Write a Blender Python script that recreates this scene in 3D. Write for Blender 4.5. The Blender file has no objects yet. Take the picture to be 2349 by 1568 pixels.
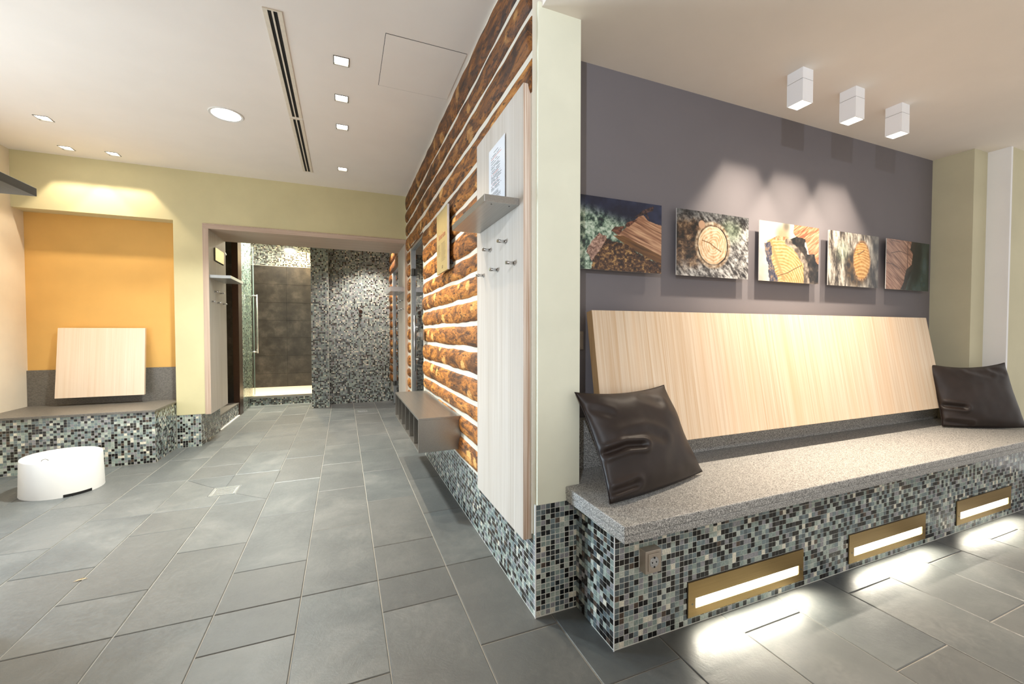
import bpy, bmesh, math, random
import numpy as np
from mathutils import Vector, Matrix, noise as mnoise

random.seed(7)
scene = bpy.context.scene
COL = scene.collection

# ------------------------------------------------------------------ camera
F_PX, YAW, PITCH, CAM_H = 953.2, math.radians(22.081), math.radians(-1.379), 1.2
fwd = Vector((math.sin(YAW) * math.cos(PITCH), math.cos(YAW) * math.cos(PITCH), math.sin(PITCH)))
right = Vector((math.cos(YAW), -math.sin(YAW), 0))
up = right.cross(fwd)
cam_data = bpy.data.cameras.new('camera')
cam_data.sensor_width = 36.0
cam_data.lens = F_PX / 2349 * 36.0
cam_data.clip_start = 0.02
cam = bpy.data.objects.new('camera', cam_data)
COL.objects.link(cam)
cam.matrix_world = Matrix(((right.x, up.x, -fwd.x, 0), (right.y, up.y, -fwd.y, 0), (right.z, up.z, -fwd.z, CAM_H), (0, 0, 0, 1)))
scene.camera = cam
CAM = Vector((0, 0, CAM_H))

# ------------------------------------------------------------------ world, view, large lights
world = bpy.data.worlds.new('world')
scene.world = world
world.use_nodes = True
world.node_tree.nodes['Background'].inputs[0].default_value = (1.0, 0.965, 0.92, 1)
world.node_tree.nodes['Background'].inputs[1].default_value = 0.68
scene.view_settings.view_transform = 'Standard'
scene.view_settings.look = 'None'
scene.view_settings.gamma = 1.0
scene.view_settings.use_curve_mapping = False
scene.view_settings.exposure = 0.58
scene.cycles.max_bounces = 8
scene.cycles.diffuse_bounces = 5
scene.cycles.glossy_bounces = 3
scene.cycles.transmission_bounces = 6
scene.cycles.caustics_reflective = False
scene.cycles.caustics_refractive = False


def light(name, kind, loc, power, color=(1, 1, 1), target=None, **kw):
    d = bpy.data.lights.new(name, kind)
    d.energy = power
    d.color = color
    for k, v in kw.items():
        setattr(d, k, v)
    o = bpy.data.objects.new(name, d)
    COL.objects.link(o)
    o.location = loc
    if target is not None:
        o.rotation_euler = (Vector(target) - Vector(loc)).to_track_quat('-Z', 'Y').to_euler()
    return o


def square_beam(o, tx, ty, soft=0.12, power=1.5):
    """square reflector: the lamp throws a beam with a rectangular section"""
    d = o.data
    d.use_nodes = True
    nt_ = d.node_tree
    em = nt_.nodes['Emission']
    tc = nt_.nodes.new('ShaderNodeTexCoord')
    sp = nt_.nodes.new('ShaderNodeSeparateXYZ')
    nt_.links.new(tc.outputs['Normal'], sp.inputs[0])

    def m(op, a, b=0.0, c=None):
        nd = nt_.nodes.new('ShaderNodeMath')
        nd.operation = op
        for i, v in enumerate((a, b) if c is None else (a, b, c)):
            if hasattr(v, 'links'):
                nt_.links.new(v, nd.inputs[i])
            else:
                nd.inputs[i].default_value = v
        return nd.outputs[0]
    az = m('MAXIMUM', m('ABSOLUTE', sp.outputs[2]), 0.001)
    rx = m('DIVIDE', m('DIVIDE', m('ABSOLUTE', sp.outputs[0]), az), tx)
    ry = m('DIVIDE', m('DIVIDE', m('ABSOLUTE', sp.outputs[1]), az), ty)
    mr = nt_.nodes.new('ShaderNodeMapRange')
    mr.interpolation_type = 'SMOOTHSTEP'
    mr.inputs['From Min'].default_value = 1.0 - soft
    mr.inputs['From Max'].default_value = 1.0 + soft
    mr.inputs['To Min'].default_value = 1.0
    mr.inputs['To Max'].default_value = 0.0
    nt_.links.new(m('MAXIMUM', rx, ry), mr.inputs['Value'])
    nt_.links.new(m('MULTIPLY', mr.outputs[0], m('POWER', az, power)), em.inputs['Strength'])
    return o


WARM = (1.0, 0.83, 0.62)
WARM2 = (1.0, 0.86, 0.69)
NEUT = (1.0, 0.95, 0.86)
COOL = (0.80, 0.90, 1.0)
# assumed daylight: added area lamps at a bare gap left, between shelf and niche
light('assumed_daylight', 'AREA', (-2.85, 3.10, 0.95), 21, (0.80, 0.90, 1.0), target=(-0.6, 3.0, 2.7), shape='RECTANGLE', size=1.4, size_y=1.6)  # added unseen source, tilted up to brighten the ceiling
light('assumed_daylight_low', 'AREA', (-5.0, 4.45, 1.35), 38, (0.66, 0.84, 1.0), target=(0.85, 1.5, 0.4), shape='RECTANGLE', size=1.4, size_y=1.6, spread=math.radians(70))  # added unseen source outside the gap, brightens the left-facing mosaic
# assumed lamp behind the camera, set by cube lamp shadows, turned to picture wall
light('assumed_front_lamp', 'SPOT', (-0.87, -0.85, 2.40), 120, (0.82, 0.90, 1.0), target=(2.3, 1.78, 2.1), spot_size=math.radians(74), spot_blend=0.6, shadow_soft_size=0.025)  # unseen; cone narrowed to keep its light off the floor

# ------------------------------------------------------------------ materials
MATS = {}


def srgb(r, g, b):
    def c(v):
        v /= 255.0
        return v / 12.92 if v <= 0.04045 else ((v + 0.055) / 1.055) ** 2.4
    return (c(r), c(g), c(b), 1.0)


class NT:
    def __init__(self, name):
        self.m = bpy.data.materials.new(name)
        self.m.use_nodes = True
        self.t = self.m.node_tree
        self.b = self.t.nodes['Principled BSDF']
        MATS[name] = self.m

    def n(self, typ, **kw):
        nd = self.t.nodes.new(typ)
        for k, v in kw.items():
            setattr(nd, k, v)
        return nd

    def l(self, a, b):
        self.t.links.new(a, b)

    def setv(self, **kw):
        for k, v in kw.items():
            self.b.inputs[k.replace('_', ' ')].default_value = v

    def coord(self, scale=(1, 1, 1), kind='Object', loc=(0, 0, 0), rot=(0, 0, 0)):
        c = self.n('ShaderNodeTexCoord')
        mp = self.n('ShaderNodeMapping')
        mp.inputs['Scale'].default_value = scale
        mp.inputs['Location'].default_value = loc
        mp.inputs['Rotation'].default_value = rot
        self.l(c.outputs[kind], mp.inputs['Vector'])
        return mp.outputs[0]

    def noise(self, vec, scale, detail=4, rough=0.55, dist=0.0):
        nd = self.n('ShaderNodeTexNoise')
        nd.inputs['Scale'].default_value = scale
        nd.inputs['Detail'].default_value = detail
        nd.inputs['Roughness'].default_value = rough
        nd.inputs['Distortion'].default_value = dist
        if vec is not None:
            self.l(vec, nd.inputs['Vector'])
        return nd.outputs['Fac']

    def ramp(self, fac, stops, interp='LINEAR'):
        r = self.n('ShaderNodeValToRGB')
        r.color_ramp.interpolation = interp
        e = r.color_ramp.elements
        while len(e) < len(stops):
            e.new(0.5)
        for i, (p, c) in enumerate(stops):
            e[i].position = p
            e[i].color = c
        self.l(fac, r.inputs[0])
        return r.outputs[0]

    def mix(self, fac, a, b, mode='MIX'):
        m = self.n('ShaderNodeMix', data_type='RGBA', blend_type=mode)
        for sock, v in ((m.inputs[0], fac), (m.inputs[6], a), (m.inputs[7], b)):
            if hasattr(v, 'links'):
                self.l(v, sock)
            else:
                sock.default_value = v
        return m.outputs[2]

    def math(self, op, a, b=0.0):
        m = self.n('ShaderNodeMath', operation=op)
        for sock, v in ((m.inputs[0], a), (m.inputs[1], b)):
            if hasattr(v, 'links'):
                self.l(v, sock)
            else:
                sock.default_value = v
        return m.outputs[0]

    def bump(self, h, strength=0.2, dist=0.01):
        b = self.n('ShaderNodeBump')
        b.inputs['Strength'].default_value = strength
        b.inputs['Distance'].default_value = dist
        self.l(h, b.inputs['Height'])
        self.l(b.outputs[0], self.b.inputs['Normal'])

    def col(self, s):
        self.l(s, self.b.inputs['Base Color'])


def plaster(name, rgb, var=0.05, rough=0.85):
    t = NT(name)
    c = srgb(*rgb)
    v = t.coord()
    f = t.noise(v, 3.0, 5)
    lo = tuple(x * (1 - var) for x in c[:3]) + (1,)
    hi = tuple(min(1, x * (1 + var)) for x in c[:3]) + (1,)
    t.col(t.ramp(f, [(0.3, lo), (0.7, hi)]))
    t.setv(Roughness=rough)
    t.bump(t.noise(v, 160, 3), 0.06, 0.002)
    return t.m


plaster('paint_ceiling', (240, 233, 225), 0.02)
plaster('paint_lime', (208, 199, 158))
plaster('paint_pale', (228, 228, 208))
plaster('paint_left', (236, 224, 204))
plaster('paint_yellow', (218, 172, 98))
plaster('paint_grey', (114, 109, 112), 0.03, 0.75)
plaster('paint_white', (238, 238, 240), 0.02)
plaster('paint_end', (200, 194, 166))
plaster('plaster_chink', (214, 208, 194), 0.03)
plaster('grout_light', (216, 216, 206), 0.04)
plaster('grout_floor', (160, 156, 148), 0.10)
plaster('dark_paint', (30, 27, 26), 0.05)


def simple(name, rgb, rough=0.5, metal=0.0, **kw):
    t = NT(name)
    t.setv(Base_Color=srgb(*rgb), Roughness=rough, Metallic=metal)
    t.setv(**kw)
    v = t.coord()
    c = srgb(*rgb)
    f = t.noise(v, 30, 3)
    t.col(t.ramp(f, [(0.3, tuple(x * 0.94 for x in c[:3]) + (1,)), (0.7, tuple(min(1, x * 1.05) for x in c[:3]) + (1,))]))
    return t.m


plaster('white_plastic', (226, 225, 222), 0.01, 0.35)
plaster('lamp_white', (248, 249, 252), 0.0, 0.45)
simple('black_void', (6, 6, 6), 0.8)
simple('dark_gap', (60, 56, 52), 0.8)
simple('socket_metal', (176, 164, 150), 0.4, 0.35)
simple('chrome', (205, 205, 205), 0.18, 1.0)
simple('aluminium', (196, 200, 202), 0.32, 0.85)
simple('paper', (226, 229, 234), 0.18)
simple('ink', (70, 70, 78), 0.5)
simple('ink_red', (166, 112, 84), 0.5)
simple('vent_cream', (226, 216, 198), 0.5)
simple('bronze', (70, 50, 40), 0.35, 0.6)
simple('dry_leaf', (190, 165, 130), 0.7)
simple('shower_floor', (232, 214, 190), 0.6)


def emit(name, rgb, strength):
    t = NT(name)
    t.setv(Base_Color=(0.9, 0.9, 0.9, 1), Emission_Color=rgb + (1,), Emission_Strength=strength)
    return t.m


emit('glow_warm', (1.0, 0.88, 0.70), 9.0)
emit('glow_white', (0.96, 1.0, 1.0), 7.0)
emit('glow_step', (1.0, 0.95, 0.82), 6.0)


def brushed(name, rgb, rough, axis):
    t = NT(name)
    c = srgb(*rgb)
    sc = [240, 240, 240]
    sc[axis] = 4
    f = t.noise(t.coord(tuple(sc)), 1.0, 3)
    t.col(t.ramp(f, [(0.3, tuple(x * 0.9 for x in c[:3]) + (1,)), (0.7, tuple(min(1, x * 1.08) for x in c[:3]) + (1,))]))
    t.setv(Metallic=0.9, Roughness=rough)
    t.bump(f, 0.05, 0.001)


brushed('steel', (164, 161, 156), 0.32, 1)
brushed('steel_dark', (112, 112, 108), 0.45, 1)
brushed('brass', (164, 138, 92), 0.42, 0)
brushed('steel_bright', (222, 224, 228), 0.25, 0)


def wood(name, light_rgb, dark_rgb, axis=2, scale=1.0, rough=0.5, contrast=(0.35, 0.7), patch=None, across=0):
    """fine grain running along the given axis, its lines side by side along the other"""
    t = NT(name)
    sc = [1.0] * 3
    sc[across] = 130 * scale
    sc[axis] = 1.1 * scale
    v = t.coord(tuple(sc))
    f = t.noise(v, 1.0, 3, 0.7, 0.25)
    sc2 = [0.5] * 3
    sc2[across] = 11 * scale
    sc2[axis] = 0.8 * scale
    f2 = t.noise(t.coord(tuple(sc2)), 1.0, 3, 0.5, 0.3)
    g = t.math('ADD', t.math('MULTIPLY', f, 0.65), t.math('MULTIPLY', f2, 0.35))
    c = t.ramp(g, [(contrast[0], srgb(*dark_rgb)), (contrast[1], srgb(*light_rgb))])
    if patch:
        c = t.mix(t.ramp(f2, [(0.45, (0, 0, 0, 1)), (0.75, (0.7, 0.7, 0.7, 1))]), c, srgb(*patch))
    t.col(c)
    t.setv(Roughness=rough)
    t.bump(f, 0.05, 0.001)


wood('ash_white', (208, 202, 194), (180, 170, 158), across=1)
wood('ash_edge', (236, 222, 208), (182, 152, 128), 2, 1.0, 0.6, (0.40, 0.58))
wood('ash_edge_pink', (208, 188, 170), (178, 152, 134), 2)
wood('ash_edge_flat', (208, 188, 170), (178, 152, 134), 0, across=2)
wood('ash_lintel', (205, 184, 164), (182, 158, 138), 0, across=1)
wood('larch', (228, 212, 190), (204, 174, 140), 2, 0.8, 0.42, (0.36, 0.62), (212, 174, 132))
wood('larch_end', (196, 164, 124), (158, 124, 86), 2, 0.8, across=1)
wood('larch_pale', (238, 220, 200), (226, 200, 174), 2, 0.8)

# granite
t = NT('granite')
v = t.coord()
a = t.noise(v, 430, 2, 0.6)
b2 = t.noise(v, 210, 3, 0.6)
g = t.math('ADD', t.math('MULTIPLY', a, 0.6), t.math('MULTIPLY', b2, 0.4))
t.col(t.ramp(g, [(0.36, srgb(40, 40, 41)), (0.45, srgb(108, 107, 105)), (0.53, srgb(172, 170, 165)), (0.64, srgb(224, 221, 216))]))
t.setv(Roughness=0.5)
t.bump(g, 0.15, 0.001)

# dark niche stone
t = NT('basalt')
v = t.coord((14, 30, 30))
a = t.noise(v, 5, 6, 0.75)
t.col(t.ramp(a, [(0.35, srgb(82, 78, 72)), (0.65, srgb(122, 116, 108))]))
t.setv(Roughness=0.42)
t.bump(a, 0.15, 0.001)

# dark shower tile
t = NT('dark_tile')
v = t.coord()
oi = t.n('ShaderNodeObjectInfo')
a = t.noise(v, 5, 6, 0.7)
c = t.ramp(a, [(0.3, srgb(32, 30, 29)), (0.5, srgb(50, 47, 44)), (0.72, srgb(78, 73, 68))])
t.col(c)
t.setv(Roughness=0.35)

# slate floor tile: colour differs a little from tile to tile
t = NT('slate')
oi = t.n('ShaderNodeObjectInfo')
geo = t.n('ShaderNodeNewGeometry')
mp = t.n('ShaderNodeVectorMath', operation='MULTIPLY_ADD')
t.l(oi.outputs['Random'], mp.inputs[0])
mp.inputs[1].default_value = (37, 53, 11)
t.l(geo.outputs['Position'], mp.inputs[2])
vec = mp.outputs[0]
a = t.noise(vec, 2.2, 7, 0.68, 0.35)
b2 = t.noise(vec, 55, 4, 0.7)
c = t.ramp(a, [(0.30, srgb(76, 80, 82)), (0.5, srgb(94, 98, 98)), (0.70, srgb(120, 121, 119))])
c2 = t.mix(t.math('MULTIPLY', oi.outputs['Random'], 0.6), c, srgb(90, 89, 86))
c3 = t.mix(t.ramp(b2, [(0.42, (0.25, 0.25, 0.25, 1)), (0.62, (0, 0, 0, 1))]), c2, srgb(82, 84, 86))
t.col(c3)
t.l(t.ramp(b2, [(0.3, (0.34, 0.34, 0.34, 1)), (0.7, (0.5, 0.5, 0.5, 1))]), t.b.inputs['Roughness'])
crack = t.noise(vec, 7, 8, 0.75, 1.5)
t.bump(t.math('ADD', crack, t.math('MULTIPLY', b2, 0.3)), 0.22, 0.006)

# glass mosaic: colour from the tile's own attribute, streaks from uv
t = NT('mosaic_glass')
at = t.n('ShaderNodeAttribute', attribute_name='tcol')
uvn = t.n('ShaderNodeUVMap', uv_map='uv')
mp = t.n('ShaderNodeMapping')
mp.inputs['Scale'].default_value = (1.4, 14, 1)
t.l(uvn.outputs[0], mp.inputs[0])
s = t.noise(mp.outputs[0], 1.0, 3, 0.6, 0.4)
k = t.ramp(s, [(0.3, (0.5, 0.5, 0.52, 1)), (0.5, (1, 1, 1, 1)), (0.7, (1.6, 1.6, 1.66, 1))])
t.col(t.mix(1.0, at.outputs['Color'], k, 'MULTIPLY'))
t.setv(Roughness=0.16, Coat_Weight=0.15)

# log: weathered debarked trunk
t = NT('log_wood')
v = t.coord((1, 0.28, 1))
oi = t.n('ShaderNodeObjectInfo')
off = t.n('ShaderNodeVectorMath', operation='MULTIPLY_ADD')
t.l(oi.outputs['Random'], off.inputs[0])
off.inputs[1].default_value = (13, 29, 7)
t.l(v, off.inputs[2])
vec = off.outputs[0]
a = t.noise(vec, 11, 6, 0.7, 1.2)
b2 = t.noise(vec, 46, 5, 0.7, 0.6)
c = t.ramp(a, [(0.34, srgb(62, 38, 20)), (0.45, srgb(120, 74, 32)), (0.54, srgb(176, 112, 46)), (0.70, srgb(214, 152, 74))])
fl = t.noise(vec, 95, 3, 0.6, 0.3)
c = t.mix(t.ramp(b2, [(0.38, (0.92, 0.92, 0.92, 1)), (0.47, (0, 0, 0, 1))]), c, srgb(52, 30, 16))
c = t.mix(t.ramp(fl, [(0.33, (0.9, 0.9, 0.9, 1)), (0.40, (0, 0, 0, 1))]), c, srgb(46, 26, 14))
at = t.n('ShaderNodeAttribute', attribute_name='cut')
wv = t.noise(vec, 20, 3, 0.5, 2.0)
cutc = t.ramp(wv, [(0.35, srgb(206, 140, 66)), (0.5, srgb(238, 186, 112)), (0.7, srgb(224, 164, 88))])
cf = t.math('ADD', at.outputs['Fac'], t.math('MULTIPLY', t.math('SUBTRACT', b2, 0.5), 0.9))
c = t.mix(t.ramp(cf, [(0.45, (0, 0, 0, 1)), (0.6, (0.85, 0.85, 0.85, 1))]), c, cutc)
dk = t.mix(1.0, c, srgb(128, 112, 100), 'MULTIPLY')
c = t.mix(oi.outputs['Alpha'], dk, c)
t.col(c)
t.setv(Roughness=0.6)
t.bump(t.math('ADD', a, t.math('MULTIPLY', b2, 0.5)), 0.6, 0.012)

# leather
t = NT('leather')
v = t.coord()
t.col(t.ramp(t.noise(v, 12, 3), [(0.3, srgb(36, 28, 25)), (0.7, srgb(46, 36, 32))]))
t.setv(Roughness=0.46, Specular_IOR_Level=0.35)
t.bump(t.noise(v, 420, 2), 0.05, 0.0006)

# clear glass
t = NT('clear_glass')
tr = t.n('ShaderNodeBsdfTransparent')
tr.inputs[0].default_value = (0.95, 0.985, 0.965, 1)
gl = t.n('ShaderNodeBsdfGlossy')
gl.inputs['Roughness'].default_value = 0.02
fr = t.n('ShaderNodeLayerWeight')
fr.inputs['Blend'].default_value = 0.5
mxs = t.n('ShaderNodeMixShader')
t.l(t.math('MULTIPLY', t.math('POWER', fr.outputs['Facing'], 6.0), 0.45), mxs.inputs[0])
t.l(tr.outputs[0], mxs.inputs[1])
t.l(gl.outputs[0], mxs.inputs[2])
t.l(mxs.outputs[0], t.t.nodes['Material Output'].inputs['Surface'])
t = NT('dark_glass')
t.setv(Base_Color=srgb(26, 26, 26), Roughness=0.03, IOR=1.52, Specular_IOR_Level=0.75)
simple('glass_edge', (206, 226, 220), 0.2)
simple('sign_paper', (158, 141, 98), 0.4)
simple('sign_text', (134, 120, 86), 0.5)
simple('plate_metal', (150, 146, 112), 0.25, 0.7)

# painted-attribute print
t = NT('print')
at = t.n('ShaderNodeAttribute', attribute_name='pcol')
t.col(at.outputs['Color'])
t.setv(Roughness=0.22)

# ------------------------------------------------------------------ object helpers


def link(name, me, parent=None, mat=None):
    o = bpy.data.objects.new(name, me)
    COL.objects.link(o)
    if mat:
        if isinstance(mat, str):
            mat = (mat,)
        for m in mat:
            me.materials.append(MATS[m])
    if parent is not None:
        o.parent = parent
        o.location = -parent_world(parent)
    return o


def parent_world(p):
    v = Vector(p.location)
    while p.parent is not None:
        p = p.parent
        v = v + Vector(p.location)
    return v


def tag(o, label=None, cat=None, group=None, kind=None):
    if label:
        o['label'] = label
    if cat:
        o['category'] = cat
    if group:
        o['group'] = group
    if kind:
        o['kind'] = kind
    return o


def empty(name, loc, label=None, cat=None, group=None, kind=None):
    o = bpy.data.objects.new(name, None)
    o.empty_display_size = 0.05
    COL.objects.link(o)
    o.location = loc
    return tag(o, label, cat, group, kind)


def bm_box(bm, lo, hi, mat=0):
    x0, y0, z0 = lo
    x1, y1, z1 = hi
    vs = [bm.verts.new(p) for p in ((x0, y0, z0), (x1, y0, z0), (x1, y1, z0), (x0, y1, z0), (x0, y0, z1), (x1, y0, z1), (x1, y1, z1), (x0, y1, z1))]
    for q in ((3, 2, 1, 0), (4, 5, 6, 7), (0, 1, 5, 4), (1, 2, 6, 5), (2, 3, 7, 6), (3, 0, 4, 7)):
        f = bm.faces.new([vs[i] for i in q])
        f.material_index = mat
    return vs


def finish(name, bm, mat, parent=None, bevel=0.0, smooth=False, seg=2):
    if bevel:
        bmesh.ops.bevel(bm, geom=list(bm.edges), offset=bevel, segments=seg, profile=0.6, affect='EDGES', clamp_overlap=True)
    bmesh.ops.recalc_face_normals(bm, faces=bm.faces)
    me = bpy.data.meshes.new(name)
    bm.to_mesh(me)
    bm.free()
    if smooth:
        for p in me.polygons:
            p.use_smooth = True
    return link(name, me, parent, mat)


def box(name, lo, hi, mat, parent=None, bevel=0.0):
    bm = bmesh.new()
    bm_box(bm, lo, hi)
    return finish(name, bm, mat, parent, bevel)


def boxes(name, items, mat, parent=None, bevel=0.0):
    bm = bmesh.new()
    for lo, hi in items:
        bm_box(bm, lo, hi)
    return finish(name, bm, mat, parent, bevel)


def prism(name, poly, axis, a0, a1, mat, parent=None, bevel=0.0):
    """poly of 2D points extruded along axis"""
    bm = bmesh.new()

    def mk(p, a):
        if axis == 0:
            return (a, p[0], p[1])
        if axis == 1:
            return (p[0], a, p[1])
        return (p[0], p[1], a)
    A = [bm.verts.new(mk(p, a0)) for p in poly]
    B = [bm.verts.new(mk(p, a1)) for p in poly]
    n = len(poly)
    bm.faces.new(A)
    bm.faces.new(B[::-1])
    for i in range(n):
        bm.faces.new((A[i], B[i], B[(i + 1) % n], A[(i + 1) % n]))
    return finish(name, bm, mat, parent, bevel)


def cyl(name, p0, p1, r, mat, parent=None, seg=16, bevel=0.0):
    bm = bmesh.new()
    add_cyl(bm, p0, p1, r, seg)
    o = finish(name, bm, mat, parent, bevel)
    for p in o.data.polygons:
        p.use_smooth = len(p.vertices) == 4
    return o


def add_cyl(bm, p0, p1, r, seg=16, r1=None):
    p0, p1 = Vector(p0), Vector(p1)
    d = (p1 - p0).normalized()
    a = d.orthogonal().normalized()
    b = d.cross(a)
    r1 = r if r1 is None else r1
    A = [bm.verts.new(p0 + (a * math.cos(t) + b * math.sin(t)) * r) for t in [2 * math.pi * i / seg for i in range(seg)]]
    B = [bm.verts.new(p1 + (a * math.cos(t) + b * math.sin(t)) * r1) for t in [2 * math.pi * i / seg for i in range(seg)]]
    bm.faces.new(A[::-1])
    bm.faces.new(B)
    for i in range(seg):
        bm.faces.new((A[i], A[(i + 1) % seg], B[(i + 1) % seg], B[i]))


def frame_boxes(a0, a1, b0, b1, w, wb=None):
    """four strips of a rectangular frame that meet without overlapping: (a, b) rectangles"""
    wb = w if wb is None else wb
    return [((a0, b0), (a1, b0 + wb)), ((a0, b1 - wb), (a1, b1)), ((a0, b0 + wb), (a0 + w, b1 - wb)), ((a1 - w, b0 + wb), (a1, b1 - wb))]


def xy_frame(a0, a1, b0, b1, w, z0, z1, wb=None):
    return [((p[0], p[1], z0), (q[0], q[1], z1)) for p, q in frame_boxes(a0, a1, b0, b1, w, wb)]


def struct(o):
    o['kind'] = 'structure'
    return o


# ------------------------------------------------------------------ mosaic
PITCH_M = 0.0225
PAL = [  # weight, rgb
    (17, (16, 15, 16)), (10, (30, 25, 22)), (6, (56, 56, 57)), (10, (92, 102, 105)), (12, (116, 130, 132)),
    (13, (138, 152, 145)), (9, (162, 172, 162)), (11, (142, 141, 144)), (5, (184, 190, 180)), (4, (220, 214, 196)), (3, (84, 70, 60))]
PAL_W = [p[0] for p in PAL]
PAL_C = [srgb(*p[1]) for p in PAL]


def tile_mesh(color, rot, chamfer=True, seed=0, bump=True):
    s, h, c = 0.0101, 0.0013, 0.0007
    rnd = random.Random(seed)
    V = [(-s, -s, -0.0015), (s, -s, -0.0015), (s, s, -0.0015), (-s, s, -0.0015), (-s, -s, h - c), (s, -s, h - c), (s, s, h - c), (-s, s, h - c),
         (-s + c, -s + c, h), (s - c, -s + c, h), (s - c, s - c, h), (-s + c, s - c, h)]
    Fc = [(0, 1, 5, 4), (1, 2, 6, 5), (2, 3, 7, 6), (3, 0, 4, 7), (4, 5, 9, 8), (5, 6, 10, 9), (6, 7, 11, 10), (7, 4, 8, 11), (8, 9, 10, 11)]
    me = bpy.data.meshes.new('mosaic_tile')
    me.from_pydata(V, [], Fc)
    ca = me.attributes.new('tcol', 'FLOAT_COLOR', 'FACE')
    for d in ca.data:
        d.color = color
    uv = me.uv_layers.new(name='uv')
    ox, oy = rnd.uniform(0, 50), rnd.uniform(0, 50)
    for lp in me.loops:
        x, y, _ = V[lp.vertex_index]
        if rot:
            x, y = y, x
        uv.data[lp.index].uv = (ox + x / (2 * s), oy + y / (2 * s))
    me.materials.append(MATS['mosaic_glass'])
    return me


TILE_VARIANTS = [[tile_mesh(c, r, seed=i * 7 + r * 3 + q) for r in (0, 1) for q in (0, 1)] for i, c in enumerate(PAL_C)]


class Mosaic:
    """all mosaic of one owner; the tiles that show largest become parts, the rest one part"""

    def __init__(self, owner):
        self.owner = owner
        self.tiles = []

    def field(self, o, u, v, width, height, excl=(), seed=0, pale=False):
        """o: lower corner, u and v unit directions, tiles proud along u x v"""
        o, u, v = Vector(o), Vector(u), Vector(v)
        n = u.cross(v)
        rnd = random.Random(seed)
        nu, nv = int(round(width / PITCH_M)), int(round(height / PITCH_M))
        pu, pv = width / nu, height / nv
        for i in range(nu):
            for j in range(nv):
                a, b = (i + 0.5) * pu, (j + 0.5) * pv
                if any(x0 - 0.008 < a < x1 + 0.008 and y0 - 0.008 < b < y1 + 0.008 for x0, y0, x1, y1 in excl):
                    continue
                p = o + u * a + v * b
                w = PAL_W
                if pale:
                    f_ = 0.35 + 0.65 * max(0.0, 1.0 - b / 1.3)  # fewer dark tiles higher up: reflection on the glass put into the mix
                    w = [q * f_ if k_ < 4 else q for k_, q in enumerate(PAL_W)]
                ci = rnd.choices(range(len(PAL)), w)[0]
                self.tiles.append((p, u, v, n, ci, rnd.random() < 0.5, rnd.random()))

    def build(self, n_single, seen=None, name='mosaic_tiles'):
        inv = cam.matrix_world.inverted()
        lab = []
        for t_ in self.tiles:
            d = t_[0] - CAM
            w = inv @ t_[0]
            inside = w.z < 0 and abs(w.x / w.z) < 1174 / F_PX and abs(w.y / w.z) < 784 / F_PX
            ok = inside and (seen is None or seen(t_[0]))
            s = abs(d.normalized().dot(t_[3])) / d.length_squared if ok else 0
            lab.append(s)
        order = sorted(range(len(self.tiles)), key=lambda i: -lab[i])
        base = parent_world(self.owner)
        single = set(i for i in order[:n_single] if lab[i] > 0)
        for i in sorted(single):
            p, u, v, n, ci, rot, r = self.tiles[i]
            me = TILE_VARIANTS[ci][(2 if rot else 0) + (1 if r > 0.5 else 0)]
            o = bpy.data.objects.new('mosaic_tile', me)
            COL.objects.link(o)
            o.parent = self.owner
            m = Matrix(((u.x, v.x, n.x, p.x - base.x), (u.y, v.y, n.y, p.y - base.y), (u.z, v.z, n.z, p.z - base.z), (0, 0, 0, 1)))
            o.matrix_local = m
        rest = [self.tiles[i] for i in range(len(self.tiles)) if i not in single]
        if not rest:
            return
        s, h = 0.0101, 0.0012
        V, Fc, C, UV = [], [], [], []
        for p, u, v, n, ci, rot, r in rest:
            k = len(V)
            for dx, dy, dz in ((-s, -s, -0.001), (s, -s, -0.001), (s, s, -0.001), (-s, s, -0.001), (-s, -s, h), (s, -s, h), (s, s, h), (-s, s, h)):
                V.append(p + u * dx + v * dy + n * dz)
            for q in ((0, 1, 5, 4), (1, 2, 6, 5), (2, 3, 7, 6), (3, 0, 4, 7), (4, 5, 6, 7)):
                Fc.append(tuple(k + i for i in q))
                C.append(PAL_C[ci])
                for i in q:
                    x, y = ((0, 0), (1, 0), (1, 1), (0, 1))[i % 4]
                    if rot:
                        x, y = y, x
                    UV.append((x + r * 61.0, y + r * 37.0))
        me = bpy.data.meshes.new(name)
        me.from_pydata(V, [], Fc)
        ca = me.attributes.new('tcol', 'FLOAT_COLOR', 'FACE')
        ca.data.foreach_set('color', np.array(C, dtype=np.float32).ravel())
        uv = me.uv_layers.new(name='uv')
        uv.data.foreach_set('uv', np.array(UV, dtype=np.float32).ravel())
        o = link(name, me, self.owner, 'mosaic_glass')
        o['kind'] = 'stuff'


X3, Y3, Z3 = (1, 0, 0), (0, 1, 0), (0, 0, 1)
NX, NY = (-1, 0, 0), (0, -1, 0)

# ------------------------------------------------------------------ key dimensions
HL, HR = 2.86, 2.52            # ceilings: left room, bench alcove
XW = 0.745                     # plaster face of the log wall
XB = 0.735                     # mosaic base of the log wall
YP = 1.55                      # front of the pier
YG = 1.78                      # grey wall
YF = 5.25                      # far wall
XL = -2.80                     # left wall
XE = 4.225                     # end wall of the alcove
BZ0, BZ1, BY = 0.478, 0.54, 1.145   # bench slab

# ------------------------------------------------------------------ floor
floor = struct(box('floor', (-3.1, -1.6, -0.08), (5.4, 8.05, -0.0035), 'grout_floor'))
GX, GW = 0.145, 0.3325
J = 0.0036


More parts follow.
